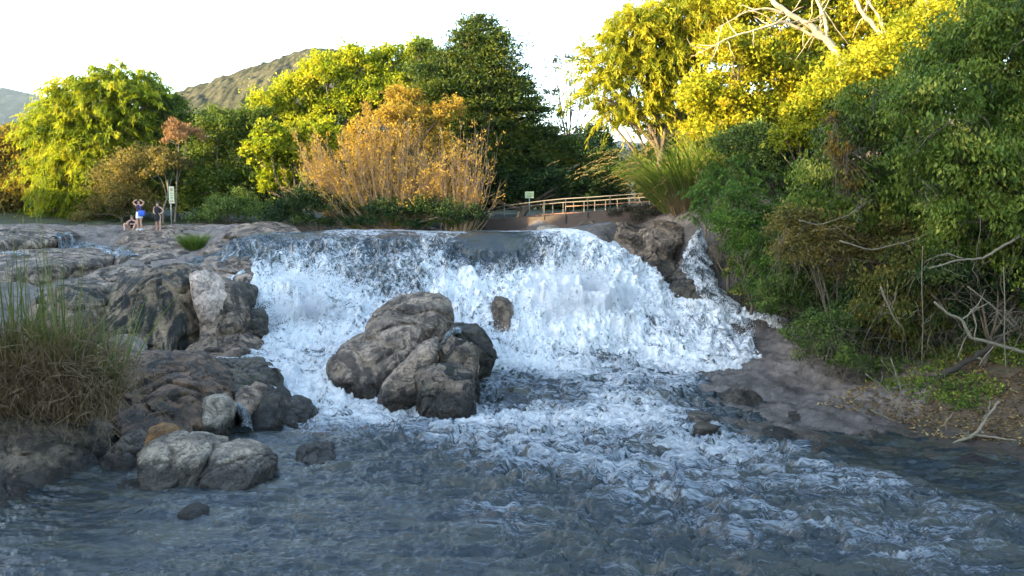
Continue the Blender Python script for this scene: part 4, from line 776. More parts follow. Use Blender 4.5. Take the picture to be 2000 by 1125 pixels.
plant('broadleaf_tree', 'shadowed tree behind the start of the railing', 'tree', 47, 1010, [(960, 370, 45), (1020, 385, 42), (920, 395, 34), (1080, 365, 45), (1130, 380, 36), (1175, 350, 34), (1160, 315, 30), (1200, 380, 26)], F_DARK, leaf=.24, dens=65, seed=17, group=GT, rad=.2)
plant('sapling', 'sparse brown leaved tree in the bright gap between the two big crowns', 'tree', 50, 1107, [(1085, 130, 20), (1120, 120, 22), (1105, 165, 22), (1140, 160, 16), (1075, 180, 16), (1120, 205, 18), (1090, 225, 12), (1150, 200, 12)], F_OLIVE, leaf=.17, dens=16, gap=.25, fill=.6, seed=18, group=GT, rad=.1, fork=.55, upto=1.1)
GR = 'sunlit trees on the right bank'
plant('bamboo_clump', 'huge arching yellow bamboo crown right of the bright gap', 'bamboo', 42, 1300, [(1190, 130, 44), (1240, 90, 52), (1180, 185, 36), (1300, 60, 55), (1360, 40, 50), (1250, 160, 52), (1320, 130, 58), (1390, 100, 50), (1200, 225, 30), (1260, 225, 40), (1330, 200, 50), (1410, 30, 40), (1240, 55, 30)],
      F_GOLD, 'feather', leaf=.34, asp=.2, dens=95, clump=.33, seed=20, group=GR, trunk='culms', foli='foliage', rad=.2, fork=.55)
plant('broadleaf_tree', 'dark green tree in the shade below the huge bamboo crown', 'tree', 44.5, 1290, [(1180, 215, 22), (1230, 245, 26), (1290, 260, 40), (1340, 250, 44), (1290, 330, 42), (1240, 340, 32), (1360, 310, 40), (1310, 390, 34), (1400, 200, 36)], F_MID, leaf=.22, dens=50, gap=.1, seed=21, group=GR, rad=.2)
plant('broadleaf_tree', 'golden leafy tree filling the middle of the right bank', 'tree', 37, 1480, [(1440, 110, 58), (1500, 150, 60), (1400, 200, 60), (1460, 240, 60), (1380, 270, 45), (1540, 220, 60), (1480, 300, 50), (1600, 160, 55), (1430, 320, 40)], F_GOLD, leaf=.24, dens=62, seed=22, group=GR, rad=.2)
plant('broadleaf_tree', 'yellow topped tree behind the pale bare branches', 'tree', 40, 1640, [(1470, 30, 60), (1560, 20, 60), (1640, 40, 60), (1560, 90, 60), (1650, 110, 60), (1720, 40, 60), (1800, 20, 60), (1740, 110, 60), (1860, 40, 60), (1500, -40, 60), (1650, -50, 60), (1800, -60, 60), (1940, -10, 60)], F_GOLD, leaf=.26, dens=52, seed=23, group=GR, rad=.3)
plant('broadleaf_tree', 'green and gold tree between the pale branches and the dark thicket', 'tree', 30, 1650, [(1620, 210, 60), (1680, 160, 65), (1750, 130, 70), (1560, 270, 55), (1820, 80, 70), (1900, 40, 70), (1640, 270, 60)], F_GOLD, leaf=.20, dens=75, seed=24, group=GR, rad=.2)
# pale bare limbs in front of the golden foliage
def bare_tree(label, D, paths, rads, seed, mat=BARKP, name='pale_tree', cat='tree', twigs=60, group=None, part='limb', tl=1.2):
    r = rng(seed); p0 = at(paths[0][0][0], paths[0][0][1], D); root = empty(name, p0, label, cat, group); mb = MB(); ends = []
    for pth, (ra, rb) in zip(paths, rads):
        K = np.array([at(a, b, D + (q[0] if q else 0)) for a, b, *q in pth]); n = len(K); t = np.linspace(0, n - 1, (n - 1) * 5 + 1)
        P = np.stack([np.interp(t, range(n), K[:, i]) for i in range(3)], 1); P[1:-1] = (P[:-2] + P[1:-1] * 2 + P[2:]) / 4; P += r.normal(size=P.shape) * ra * .18
        mb.tube(P, np.linspace(ra, rb, len(P)), 8); ends.append(P)
    for _ in range(twigs):
        P = ends[r.integers(0, len(ends))]; i = r.integers(len(P) // 3, len(P)); s = P[i]; d = unit(r.normal(size=3) + np.array((0, 0, -.1))) * tl * r.uniform(.3, 1.2); d[1] *= .6
        tt = np.linspace(0, 1, 5)[:, None]; q = s + d * tt + np.array((0, 0, .25)) * tt ** 2 * r.normal() + r.normal(size=(5, 3)) * .03; mb.tube(q, np.linspace(min(rads[0][1] * .6, .028), .005, 5), 4)
    mb.build(part, mat, root); return root
bare_tree('pale barked tree with a long leaning bough over the golden foliage', 33, [[(1642, 122), (1615, 80), (1590, 55), (1545, 30), (1510, 5), (1490, -30)], [(1608, 78), (1560, 55), (1530, 42), (1470, 60), (1420, 75), (1385, 95), (1350, 110)], [(1615, 80), (1612, 40), (1600, 10), (1580, -30)], [(1545, 30), (1500, 15), (1460, 22), (1400, 55)], [(1640, 118), (1655, 170), (1665, 230)]], [(.15, .08), (.07, .012), (.08, .04), (.045, .012), (.15, .18)], 61, twigs=45, tl=1.7, group='pale barked trees')
bare_tree('pale barked tree with two thin stems leaning left at the top edge', 32, [[(1735, 85), (1705, 50), (1680, 20), (1665, -20)], [(1735, 85), (1722, 40), (1700, 10), (1690, -20)], [(1735, 85), (1760, 150), (1770, 210)]], [(.09, .06), (.05, .03), (.09, .12)], 62, twigs=14, group='pale barked trees')
bare_tree('pale forked bare stems near the top right corner', 31, [[(1825, 60), (1815, 25), (1800, -20)], [(1825, 60), (1845, 35), (1855, -20)], [(1825, 25), (1840, 5), (1835, -20)], [(1825, 60), (1830, 120), (1840, 200)]], [(.09, .06), (.10, .07), (.04, .03), (.12, .14)], 63, twigs=10, group='pale barked trees')
# --- the thicket on the near right bank
GN = 'thicket on the right bank'
NL = dict(group=GN, twigs=170, bark=simple('bark_thicket', (.10, .08, .055), .85, var=.5, scale=9))
plant('shrub', 'bright green leafy bush beside the side cascade', 'shrub', 29.5, 1470, [(1430, 440, 42), (1470, 480, 45), (1440, 400, 36), (1500, 520, 42), (1465, 535, 30), (1510, 440, 45), (1540, 560, 36)], F_NEARB, leaf=.12, dens=170, clump=.26, seed=30, rad=.06, fork=.3, **NL)
plant('shrub', 'feathery light green shrub at the top of the side cascade', 'shrub', 31.5, 1420, [(1390, 390, 32), (1430, 350, 36), (1470, 340, 34), (1380, 430, 26), (1450, 385, 34), (1500, 370, 30)], F_NEARB, 'feather', leaf=.16, asp=.3, dens=150, clump=.22, seed=31, rad=.06, fork=.3, **NL)
plant('shrub', 'shaded green bush above the feathery shrub', 'shrub', 32, 1520, [(1440, 290, 42), (1500, 320, 45), (1560, 300, 48), (1540, 370, 48), (1480, 270, 34), (1600, 340, 45), (1560, 430, 45)], F_TEAL, leaf=.15, dens=115, seed=32, rad=.1, **NL)
plant('broadleaf_tree', 'dark broad leaved tree in the middle of the right thicket', 'tree', 24, 1700, [(1690, 300, 85), (1760, 260, 90), (1640, 360, 75), (1720, 400, 90), (1800, 340, 90), (1660, 450, 80), (1780, 450, 85), (1600, 430, 60), (1700, 220, 60)], F_NEAR, 'droop', leaf=.16, asp=.42, dens=95, clump=.25, gap=.12, seed=33, rad=.15, **NL)
plant('broadleaf_tree', 'tall dark green tree at the right edge with drooping leaves', 'tree', 19.5, 2110, [(1890, 130, 100), (1980, 80, 110), (1830, 220, 90), (1920, 230, 100), (2010, 200, 110), (1880, 330, 100), (1990, 330, 110), (1920, 430, 90), (2040, 440, 100), (1990, -10, 90), (2090, 60, 110)], F_NEAR, 'droop', leaf=.15, asp=.42, dens=120, clump=.24, gap=.12, seed=34, rad=.16, **NL)
plant('shrub', 'blue green small leaved bush hanging over the tilted slab', 'shrub', 25.5, 1620, [(1580, 520, 55), (1640, 540, 60), (1560, 580, 45), (1620, 620, 55), (1680, 600, 60), (1660, 670, 48), (1600, 670, 38), (1700, 690, 36), (1510, 580, 36)], F_TEAL, leaf=.12, dens=165, clump=.24, seed=35, rad=.06, fork=.3, **NL)
plant('shrub', 'bush with yellowing leaves low in the right thicket', 'shrub', 22.3, 1760, [(1740, 560, 60), (1790, 600, 55), (1760, 650, 50), (1720, 620, 55), (1800, 520, 60), (1780, 690, 28), (1820, 640, 30)], leafmat('leaves_yellowing', [(0.05, (0.03, 0.05, 0.012)), (0.5, (0.075, 0.09, 0.022)), (0.85, (0.22, 0.17, 0.03)), (.98, (.34, .22, .04))], .3, scale=.7), 'droop', leaf=.13, dens=130, clump=.25, seed=36, rad=.06, fork=.3, **NL)
plant('shrub', 'olive brown twiggy bush between the dark tree and the tilted slab', 'shrub', 23.5, 1640, [(1600, 470, 60), (1560, 500, 45), (1680, 520, 65), (1740, 480, 65), (1550, 440, 45)], F_OLIVE, leaf=.12, dens=110, clump=.25, seed=37, rad=.06, fork=.3, **NL)
plant('shrub', 'orange brown vine covered stem in the right thicket', 'vine', 23.8, 1650, [(1650, 330, 22), (1645, 300, 20), (1665, 360, 20), (1640, 270, 16), (1650, 395, 14), (1635, 235, 14)], leafmat('leaves_amber_vine', [(0.05, (0.10, 0.07, 0.012)), (0.95, (0.30, 0.19, 0.03))], .3), 'droop', leaf=.11, dens=150, seed=38, rad=.04, **NL)
plant('shrub', 'shadowy mass of leaves under the right edge tree', 'shrub', 20.5, 1930, [(1880, 500, 70), (1950, 520, 75), (2020, 540, 80), (1900, 440, 60), (2060, 600, 70)], F_NEAR, 'droop', leaf=.14, dens=70, gap=.12, seed=39, rad=.06, fork=.3, **NL)
plant('shrub', 'dark backing shrub deep in the hollow of the right thicket', 'shrub', 25, 1900, [(1850, 560, 70), (1930, 590, 75), (2010, 600, 80), (1880, 640, 60), (1960, 660, 60), (2080, 640, 90), (1800, 480, 80)], F_DARK, leaf=.17, dens=90, seed=40, rad=.06, fork=.3, **NL)  # dark leaves added at the back of the hollow to stand for its shade
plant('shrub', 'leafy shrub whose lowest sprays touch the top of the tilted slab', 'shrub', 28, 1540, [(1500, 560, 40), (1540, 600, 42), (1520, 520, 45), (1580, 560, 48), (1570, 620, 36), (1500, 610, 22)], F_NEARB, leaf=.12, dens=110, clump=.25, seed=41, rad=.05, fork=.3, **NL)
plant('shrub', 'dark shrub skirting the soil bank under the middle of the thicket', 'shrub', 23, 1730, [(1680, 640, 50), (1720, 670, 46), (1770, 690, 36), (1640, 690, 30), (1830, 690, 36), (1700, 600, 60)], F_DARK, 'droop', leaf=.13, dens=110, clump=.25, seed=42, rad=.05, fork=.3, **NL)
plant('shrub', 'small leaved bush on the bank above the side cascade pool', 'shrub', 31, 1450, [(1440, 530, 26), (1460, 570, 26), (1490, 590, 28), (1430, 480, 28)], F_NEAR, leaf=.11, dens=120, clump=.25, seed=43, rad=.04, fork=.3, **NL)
plant('shrub', 'drooping dark foliage over the hollow at the right edge', 'shrub', 21, 2080, [(1850, 540, 60), (1910, 560, 55), (1970, 580, 60), (2030, 600, 70), (1860, 620, 46), (1930, 650, 48), (2000, 680, 44), (2060, 690, 60)], F_DARK, 'droop', leaf=.13, dens=60, clump=.25, gap=.15, seed=44, rad=.05, fork=.3, **NL)  # more dark leaves put in so the hollow reads as shade
plant('shrub', 'low dark bush between the leaning trunk and the tilted slab', 'shrub', 22, 1650, [(1600, 690, 40), (1650, 710, 34), (1700, 720, 30), (1750, 720, 28), (1560, 660, 32), (1620, 640, 44)], F_TEAL, leaf=.10, dens=130, clump=.25, seed=45, rad=.04, fork=.3, **NL)
# --- low growth closing the gaps at the back of the far bank
GB = 'trees in the row behind'
back = plant('broadleaf_tree', 'dark tree in the row behind, far left', 'tree', 62, 60, [(20, 330, 60), (90, 340, 60), (60, 290, 50), (40, 400, 70), (110, 410, 60)], F_DARK, leaf=.34, dens=34, seed=50, group=GB, rad=.25)
def dup(root, dx, dy, rz, sc, label):
    c = root.copy(); COL.objects.link(c); c.location = (root.location[0] + dx, root.location[1] + dy, root.location[2]); c.rotation_euler = (0, 0, rz); c.scale = (sc, sc, sc * .98); c['label'] = label
    for ch in list(root.children):
        k = ch.copy(); COL.objects.link(k); k.parent = c
    return c
for dx, dy, rz, sc, lb in ((9, 1, 1.2, 1.0, 'dark tree in the row behind the tall bamboo'), (17, 0, 2.5, 1.05, 'dark tree in the row behind, seen above the dark bushy tree'), (25, 1, .7, 1.1, 'dark tree in the row behind the big golden tree'),
                           (34, 2, 3.6, 1.2, 'dark tree in the row behind the tall dark tree'), (41.5, -2, 5.1, .95, 'dark tree in the row behind the railing'), (50, 0, 4.2, 1.3, 'dark tree in the row behind the huge bamboo crown'), (58, -4, 2.2, 1.7, 'tall dark tree in the row behind the golden trees on the right')):
    dup(back, dx, dy, rz, sc, lb)
right_edge = [o for o in bpy.data.objects if o.get('label', '').startswith('tall dark green tree at the right edge')][0]
def dup2(root, x, y, rz, sc, label):
    o = dup(root, 0, 0, rz, sc, label); o.location = (x, y, gz(x, y)); return o
for x, y, rz, sc_, lb in ((17.5, 14.5, 1.0, .95, 'bank tree just outside the right edge, nearest the water'), (20, 20, 2.6, 1.1, 'bank tree outside the right edge, higher up the slope'), (21.5, 27, 4.0, 1.2, 'bank tree outside the right edge behind the dark thicket'), (24, 13, 5.0, 1.2, 'bank tree outside the right edge, farthest right')):
    dup2(right_edge, x, y, rz, sc_, lb)
# --- grasses
def grass(name, label, cat, C0, rx, ry, n, h, arch, wid, mat, seed, parent=None, lean=(0, 0), plume=None, part='blades', outward=.5, k=7, group=None, hv=.35, bz=None, nroots=0):
    r = rng(seed); C0 = np.array(C0, float); root = parent or empty(name, C0, label, cat, group)
    a = r.random(n) * 2 * np.pi; q = np.sqrt(r.random(n)); B = np.stack([C0[0] + np.cos(a) * q * rx, C0[1] + np.sin(a) * q * ry, np.zeros(n)], 1)
    B[:, 2] = ground(B[:, 0], B[:, 1]) - .05 if bz is None else bz
    B[:, 2] = np.maximum(B[:, 2], C0[2] - .6)
    H = h * np.clip(r.normal(1, hv, n), .3, 1.6); d = np.stack([np.cos(a) * q * outward, np.sin(a) * q * outward, np.zeros(n)], 1) + r.normal(size=(n, 3)) * np.array((.22, .22, 0)) + np.array((*lean, 0))
    t = np.linspace(0, 1, k)[None, :, None]; P = B[:, None] + np.array((0, 0, 1.)) * H[:, None, None] * (t - arch * .45 * t ** 3) + d[:, None] * H[:, None, None] * (t * .45 + arch * .75 * t ** 2)
    side = np.cross(d + r.normal(size=(n, 3)) * .5, np.array((0, 0, 1.))); w = wid * r.uniform(.6, 1.3, (n, 1)) * np.sin(np.linspace(.5, 3.05, k))[None]
    V, F = ribbons(P, w, side); rnd = np.repeat(np.clip(r.normal(.5, .22, n), 0, 1), k - 1)
    build(part, V, F, mat, root, smooth=False, attrs={'rnd': ('FACE', rnd)})
    if plume:
        m, L, pm = plume; i = r.choice(n, m, replace=False); E = P[i, -1]; T = unit(P[i, -1] - P[i, -2]); per = 26; tt = r.random((m, per))
        # stem continues past the blade and nods
        C = E[:, None] + T[:, None] * (tt * L)[..., None] + np.array((0, 0, -1.)) * (tt ** 2 * L * .35)[..., None] + r.normal(size=(m, per, 3)) * L * .035 * (1.1 - tt)[..., None]
        A = T[:, None] + np.array((0, 0, -.35)) + r.normal(size=C.shape) * .35; sz = L * .16 * np.ones(m * per)
        if m <= 40:
            for q_ in range(m): leafmesh('plume', C[q_], A[q_], sz[:per], sz[:per] * .28, pm, r.random(per), root, r)
        else: leafmesh('plumes', C.reshape(-1, 3), A.reshape(-1, 3), sz, sz * .28, pm, r.random(m * per), root, r)
    return root
def clump_at(px, Y, z=None):
    c = at(px, 440, Y); return (c[0], Y, gz(c[0], Y) if z is None else z)
g1 = clump_at(1335, 37.2, 5.1)
G = grass('tall_grass', 'tall arching grass with feathery plumes at the end of the railing', 'grass', g1, 1.0, .8, 2200, 3.0, .85, .045, F_GRASS, 71, lean=(-.08, 0), plume=(240, .7, F_PLUME), outward=.75, bz=5.0)
grass('', '', '', (g1[0] + .3, g1[1] - .8, g1[2] - .3), .9, .5, 1800, 1.9, .35, .03, F_STRAW, 72, parent=G, part='dry_stalks', outward=.4, bz=4.4)
g2 = clump_at(1400, 36.5, 5.6)
grass('tall_grass', 'golden sunlit grass clump with plumes behind the arching grass', 'grass', g2, 1.2, .8, 1100, 3.3, .85, .042, F_GRASS, 73, lean=(.0, 0), plume=(160, .7, F_PLUME), outward=.5, bz=5.6)
c = at(378, 486, 33.5)
c = HITS[(378, 486)]
grass('grass_tuft', 'small dry green grass tuft growing on the plateau rock', 'grass', tuple(c), .40, .35, 1100, .62, .5, .014, F_GRASS, 74, outward=.9, bz=c[2] - .05, hv=.4)
# scrub strip along the path
c = at(1235, 436, 37.5)
plant('shrub', 'low dark scrub on the ledge below the railing', 'shrub', 37.4, 1240, [(1200, 418, 12), (1225, 412, 14), (1255, 412, 15), (1285, 418, 13), (1245, 428, 12), (1300, 405, 10)], leafmat('scrub_dark', [(0.05, (0.02, 0.015, 0.012)), (0.6, (0.06, 0.05, 0.035)), (0.95, (0.12, 0.14, 0.09))], .1), leaf=.09, dens=260, seed=75, rad=.03, fork=.2)
# reeds at the near left
GRD = 'reeds on the left bank boulders'
for (px, Y, z, n, h, lb, sd) in ((8, 16.4, 1.35, 620, 2.5, 'dense reed clump at the left edge of the photo', 81), (85, 16.6, 1.22, 520, 2.35, 'tall reed clump in the middle of the left boulders', 82), (160, 16.9, 1.05, 300, 1.6, 'shorter brown reed clump nearest the reddish boulder', 83)):
    c0 = clump_at(px, Y, z)
    Rt = grass('reed_clump', lb, 'reeds', c0, .55, .45, n, h * .72, .55, .02, F_STRAW, sd, part='dry_blades', outward=.6, group=GRD, bz=z - .25, hv=.4)
    grass('', '', '', c0, .6, .35, 60, h * 1.2, .12, .03, F_REED, sd + 20, parent=Rt, part='green_stalks', outward=.22, bz=z - .1, plume=(16, .24, F_PLUME), hv=.28)
    grass('', '', '', (c0[0], c0[1], c0[2] + h * .35), .6, .35, 260, h * .42, .8, .026, F_REED, sd + 30, parent=Rt, part='green_blades', outward=.7, bz=z + h * .25, hv=.5)
    r = rng(sd + 40); n2 = 560; a = r.normal(size=(n2, 3)) * np.array((.5, .35, .35)) + np.array(c0) + np.array((0, 0, .55)); e = a + r.normal(size=(n2, 3)) * np.array((.35, .3, .35)) + np.array((0, -.1, -.12)); t = np.linspace(0, 1, 6)[None, :, None]
    mm = (a + e) / 2 + r.normal(size=(n2, 3)) * .25 + np.array((0, -.3, .3)); P = a[:, None] * (1 - t) ** 2 + 2 * mm[:, None] * t * (1 - t) + e[:, None] * t ** 2
    Vv, Ff = polys(P, np.linspace(.008, .004, 6)[None] * np.ones((n2, 1))); build('dead_stems', Vv, Ff, simple('dead_stems', (.16, .11, .06), .8, var=.6), Rt, smooth=False)
    m_ = 2600; i = r.integers(0, n2, m_); sz = r.uniform(.05, .12, m_); leafmesh('dead_leaves', P[i, r.integers(0, 6, m_)] + r.normal(size=(m_, 3)) * .06, r.normal(size=(m_, 3)) + np.array((0, 0, -.6)), sz, sz * .2, F_STRAW, r.random(m_), Rt, r)
for (px, py, Y, h, lb, sd) in ((200, 775, 17.2, 1.55, 'lone thin reed stalk crossing in front of the streaked cliff, left', 91), (232, 775, 17.4, 2.6, 'lone tall green reed stalk leaning right before the streaked cliff', 92)):
    b = at(px, py, Y); grass('reed_stalk', lb, 'reeds', b, .05, .05, 7, h, .2, .035, F_GRASS, sd, lean=(.28, 0), bz=b[2], plume=(3, .25, F_PLUME), outward=.2, group='lone reed stalks', hv=.15)
# ------------------------------------------------------------------ dead wood and roots on the right bank
DW = 'dead wood on the right bank'
bare_tree('forked dead branch lying on the soil at the water edge', 17.6, [[(1843, 880), (1870, 862), (1900, 852), (1915, 835), (1935, 805), (1952, 783)], [(1905, 850, .1), (1950, 856, -.1), (2010, 862, -.2)], [(1900, 853), (1885, 850), (1878, 842)]], [(.035, .03), (.035, .015), (.03, .01)], 65, DEAD, 'dead_branch', 'branch', 4, DW, 'limb', .3)
bare_tree('short dark upright stick near the forked dead branch', 18.2, [[(1850, 850), (1846, 828), (1862, 805)]], [(.03, .015)], 66, BARK, 'dead_branch', 'branch', 1, DW, 'limb', .2)
bare_tree('long pale lichened branch drooping out of the thicket', 19, [[(1825, 590), (1850, 612), (1880, 625), (1895, 660), (1930, 668), (1980, 682), (2020, 695)], [(1878, 625), (1905, 605), (1935, 590)], [(1945, 672), (1920, 700), (1912, 715)]], [(.03, .045), (.02, .012), (.015, .008)], 67, DEAD, 'dead_branch', 'branch', 4, DW, 'limb', .4)
bare_tree('pale curved branch high in the thicket at the right edge', 18.4, [[(1990, 462), (1960, 480), (1920, 505), (1870, 508), (1815, 525)], [(1880, 505), (1850, 495), (1830, 500)]], [(.035, .015), (.018, .008)], 68, DEAD, 'dead_branch', 'branch', 6, DW, 'limb', .5)
bare_tree('dark crooked trunk leaning out of the soil below the thicket', 20.3, [[(1790, 830), (1815, 800), (1825, 760), (1850, 725), (1900, 700), (1960, 660)], [(1815, 800), (1780, 815), (1740, 822)], [(1822, 765), (1790, 790), (1760, 800)]], [(.11, .07), (.05, .015), (.04, .015)], 69, simple('bark_black', (.03, .024, .018), .9, bump=.03, var=.5), 'leaning_trunk', 'tree trunk', 8, DW, 'limb', .6)
for lb, D_, pth, rd_, sd_ in (('thin bare stick lying flat on the soil under the yellowing bush', 19.3, [(1700, 800), (1760, 830), (1800, 840)], (.018, .01), 70),
    ('thin crooked stick rising from the soil left of the leaning trunk', 19.3, [(1740, 700), (1760, 760), (1752, 800)], (.014, .01), 76), ('thin bare stick slanting across the brown bank', 19.3, [(1690, 730), (1730, 760), (1745, 790)], (.012, .008), 77),
    ('bare grey branch poking out high in the middle of the thicket', 22, [(1560, 430), (1600, 440), (1660, 420), (1690, 395)], (.015, .01), 64), ('long bare grey branch across the middle of the thicket', 21.2, [(1640, 470), (1700, 490), (1780, 470), (1850, 440)], (.022, .01), 78),
    ('mottled grey branch hanging among the yellowing leaves', 20.8, [(1720, 560), (1740, 610), (1760, 640)], (.025, .014), 79), ('thin liana hanging straight down beside the yellowing bush', 19.8, [(1802, 480), (1800, 560), (1803, 620), (1800, 710)], (.010, .008), 93),
    ('thin liana hanging at the right edge in front of the dark hollow', 18.8, [(1960, 520), (1963, 600), (1961, 660), (1965, 720)], (.012, .01), 94), ('mossy twig arching above the hollow', 19, [(1890, 560), (1930, 590), (1960, 620), (1985, 640)], (.018, .01), 95), ('twisted twig left of the hollow', 19.6, [(1870, 700), (1885, 660), (1900, 640)], (.014, .008), 96)):
    bare_tree(lb, D_, [pth], [rd_], sd_, DEAD, 'dead_branch', 'branch', 7, DW, 'limb', .45)
def litter():
    r = rng(9); n = 15000; x = r.uniform(5, 15, n * 3); y = r.uniform(16, 28, n * 3); Zg = ground(x, y)
    k = (Zg > .08) & (np.hypot((x - SLC[0]) / 3.4, (y - SLC[1]) / 4.6) > 1) & (perlin(np.stack([x, y, x * 0], 1) * 1.3) > -.35); x, y, Zg = x[k][:n], y[k][:n], Zg[k][:n]
    Zg = surf(x, y) + .025
    A = r.normal(size=(len(x), 3)) * np.array((1, 1, .25)); sz = r.uniform(.05, .13, len(x))
    o = leafmesh('leaf_litter', np.stack([x, y, Zg], 1), A, sz, sz * .55, leafmat('litter_leaves', [(0.05, (0.06, 0.035, 0.018)), (0.5, (0.16, 0.10, 0.045)), (0.8, (0.28, 0.22, 0.10)), (.97, (.42, .38, .22))], .1), r.random(len(x)), r=r, nrm_up=4)
    tag(o, 'fallen dry leaves scattered over the brown soil bank', 'leaf litter', kind='stuff')
litter()
def herbs():
    r = rng(19); n = 1500; px = r.uniform(1700, 2080, n); Yd = r.uniform(18.6, 22.5, n); x = (px - 1000) / FPX * Yd; z = surf(x, Yd) + .06; k = (perlin(np.stack([x, Yd, x * 0], 1) * .9) > -.12) & (z > .6); C0 = np.stack([x, Yd, z], 1)[k]
    C = (C0[:, None] + r.normal(size=(len(C0), 9, 3)) * np.array((.12, .12, .07))).reshape(-1, 3); A = r.normal(size=C.shape) + np.array((0, 0, .4)); sz = r.uniform(.05, .12, len(C))
    tag(leafmesh('ground_cover', C, A, sz, sz * .55, F_NEAR, np.clip(r.normal(.55, .25, len(C)), 0, 1), r=r), 'low green weeds spreading on the brown bank', 'ground cover', kind='stuff')
herbs()
# ------------------------------------------------------------------ hills
def hill(name, label, crest, D, back, front, mat, seed, cell=5.0, amp=.8, base=3.0, nx=420, ny=90):
    """wooded ridge: crest given as photo px at distance D, falling towards the viewer and away"""
    r = rng(seed); K = np.array([at(a, b, D) for a, b in crest]); xs_ = np.linspace(K[0, 0], K[-1, 0], nx); cz = np.interp(xs_, K[:, 0], K[:, 2])
    k = np.ones(9) / 9; cz = np.convolve(np.pad(cz, 4, 'edge'), k, 'valid')
    t = np.linspace(-1, 1, ny); ysv = np.where(t < 0, D + t * front, D + t * back); prof = np.cos(np.clip(np.abs(t), 0, 1) * np.pi / 2) ** 1.1
    X, Y = np.meshgrid(xs_, ysv); Z = base - 6 + (cz[None] - base + 6) * prof[:, None]
    P = np.stack([X.ravel(), Y.ravel(), Z.ravel()], 1)
    rel = fbm(P / (cell * 5), 4, ridge=True) * cell * .32 * np.repeat(prof, nx) ** .5
    P[:, 2] += rel; q = P / cell; c_ = 1 - np.abs(perlin(q * 1.2)) * 2; P[:, 2] += (c_ * .5 + fbm(q * 2.2, 3) * .6) * amp * cell * .4
    o = build(name, P, grid_mesh(X, Y), mat); tag(o, label, kind='structure'); return o
def hillmat(name, a, b, c, s):
    m = newmat(name); g = N(m); co = g.n('ShaderNodeNewGeometry').outputs['Position']
    n = g.noise(co, s, 8, .72); n2 = g.noise(co, s * .15, 4, .6); f = g.m('ADD', g.m('MULTIPLY', n, .7), g.m('MULTIPLY', n2, .4))
    col = g.ramp(f, [(.38, a), (.55, b), (.72, c)]); g.fin(g.bsdf(col, .9, g.bump(n, 1., 1.2 / s * .3), spec=.1).outputs[0]); return m
hill('hill', 'dry olive wooded hill rising behind the golden tree', [(250, 300), (330, 250), (380, 222), (420, 198), (470, 178), (540, 152), (590, 134), (625, 121), (660, 117), (700, 120), (760, 140), (850, 175), (1000, 250), (1150, 300), (1300, 320)], 330, 160, 150, hillmat('hill_forest', (.022, .024, .013), (.055, .055, .03), (.11, .095, .055), .35), 3, cell=6, nx=700, ny=160)
hill('hill', 'far blue wooded ridge on the left', [(-600, 240), (-400, 200), (-200, 190), (-60, 190), (0, 186), (45, 184), (60, 188), (100, 200), (135, 206), (160, 225), (230, 262), (350, 300), (600, 330), (1000, 320), (1200, 285), (1350, 300), (1700, 320)], 2400, 900, 800, hillmat('far_forest', (.012, .022, .015), (.025, .035, .02), (.045, .05, .03), .03), 4, cell=30, nx=600)
# wooded ridge on the left bank, out of the picture, that keeps the evening sun off the river
def shade_ridge():
    L = np.array((math.sin(SUN_AZ), math.cos(SUN_AZ))); perp = np.array((L[1], -L[0])) * -1    # q axis
    qk = np.array([-60, -20, 8, 16, 22, 29, 34.5, 40.5, 47, 54, 62, 75]); hk = np.array([22, 24, 23.5, 22.6, 21.6, 20.0, 17.2, 14.2, 12.2, 10.2, 7.5, 4])
    y = np.linspace(-70, 60, 260); t = np.linspace(-1, 1, 60); X = -48 - (t[:, None] * 16) * np.ones((1, len(y))); Y = np.ones((60, 1)) * y[None]
    q = (X - 0) * perp[0] + Y * perp[1]; q = np.abs(perp[1]) * Y * 1.0 + (X * perp[0] if True else 0)
    H = np.interp(Y[0] * .94 + .34 * 48, qk, hk)[None] * np.cos(t * np.pi / 2)[:, None] ** .7
    P = np.stack([X.ravel(), Y.ravel(), H.ravel() + 1.5], 1); c_ = 1 - np.abs(perlin(P / 3.2)) * 2; P[:, 2] += c_ * 1.0 + fbm(P * .9, 4, .6) * 1.1 - .9; P[:, 0] += fbm(P * .5 + 9, 3) * 1.5
    o = build('hill', P, grid_mesh(X, Y), hillmat('ridge_forest', (.015, .03, .008), (.035, .05, .014), (.06, .07, .02), .8)); tag(o, 'unseen wooded slope of the left bank, shaped to shade the river', kind='structure')
shade_ridge()
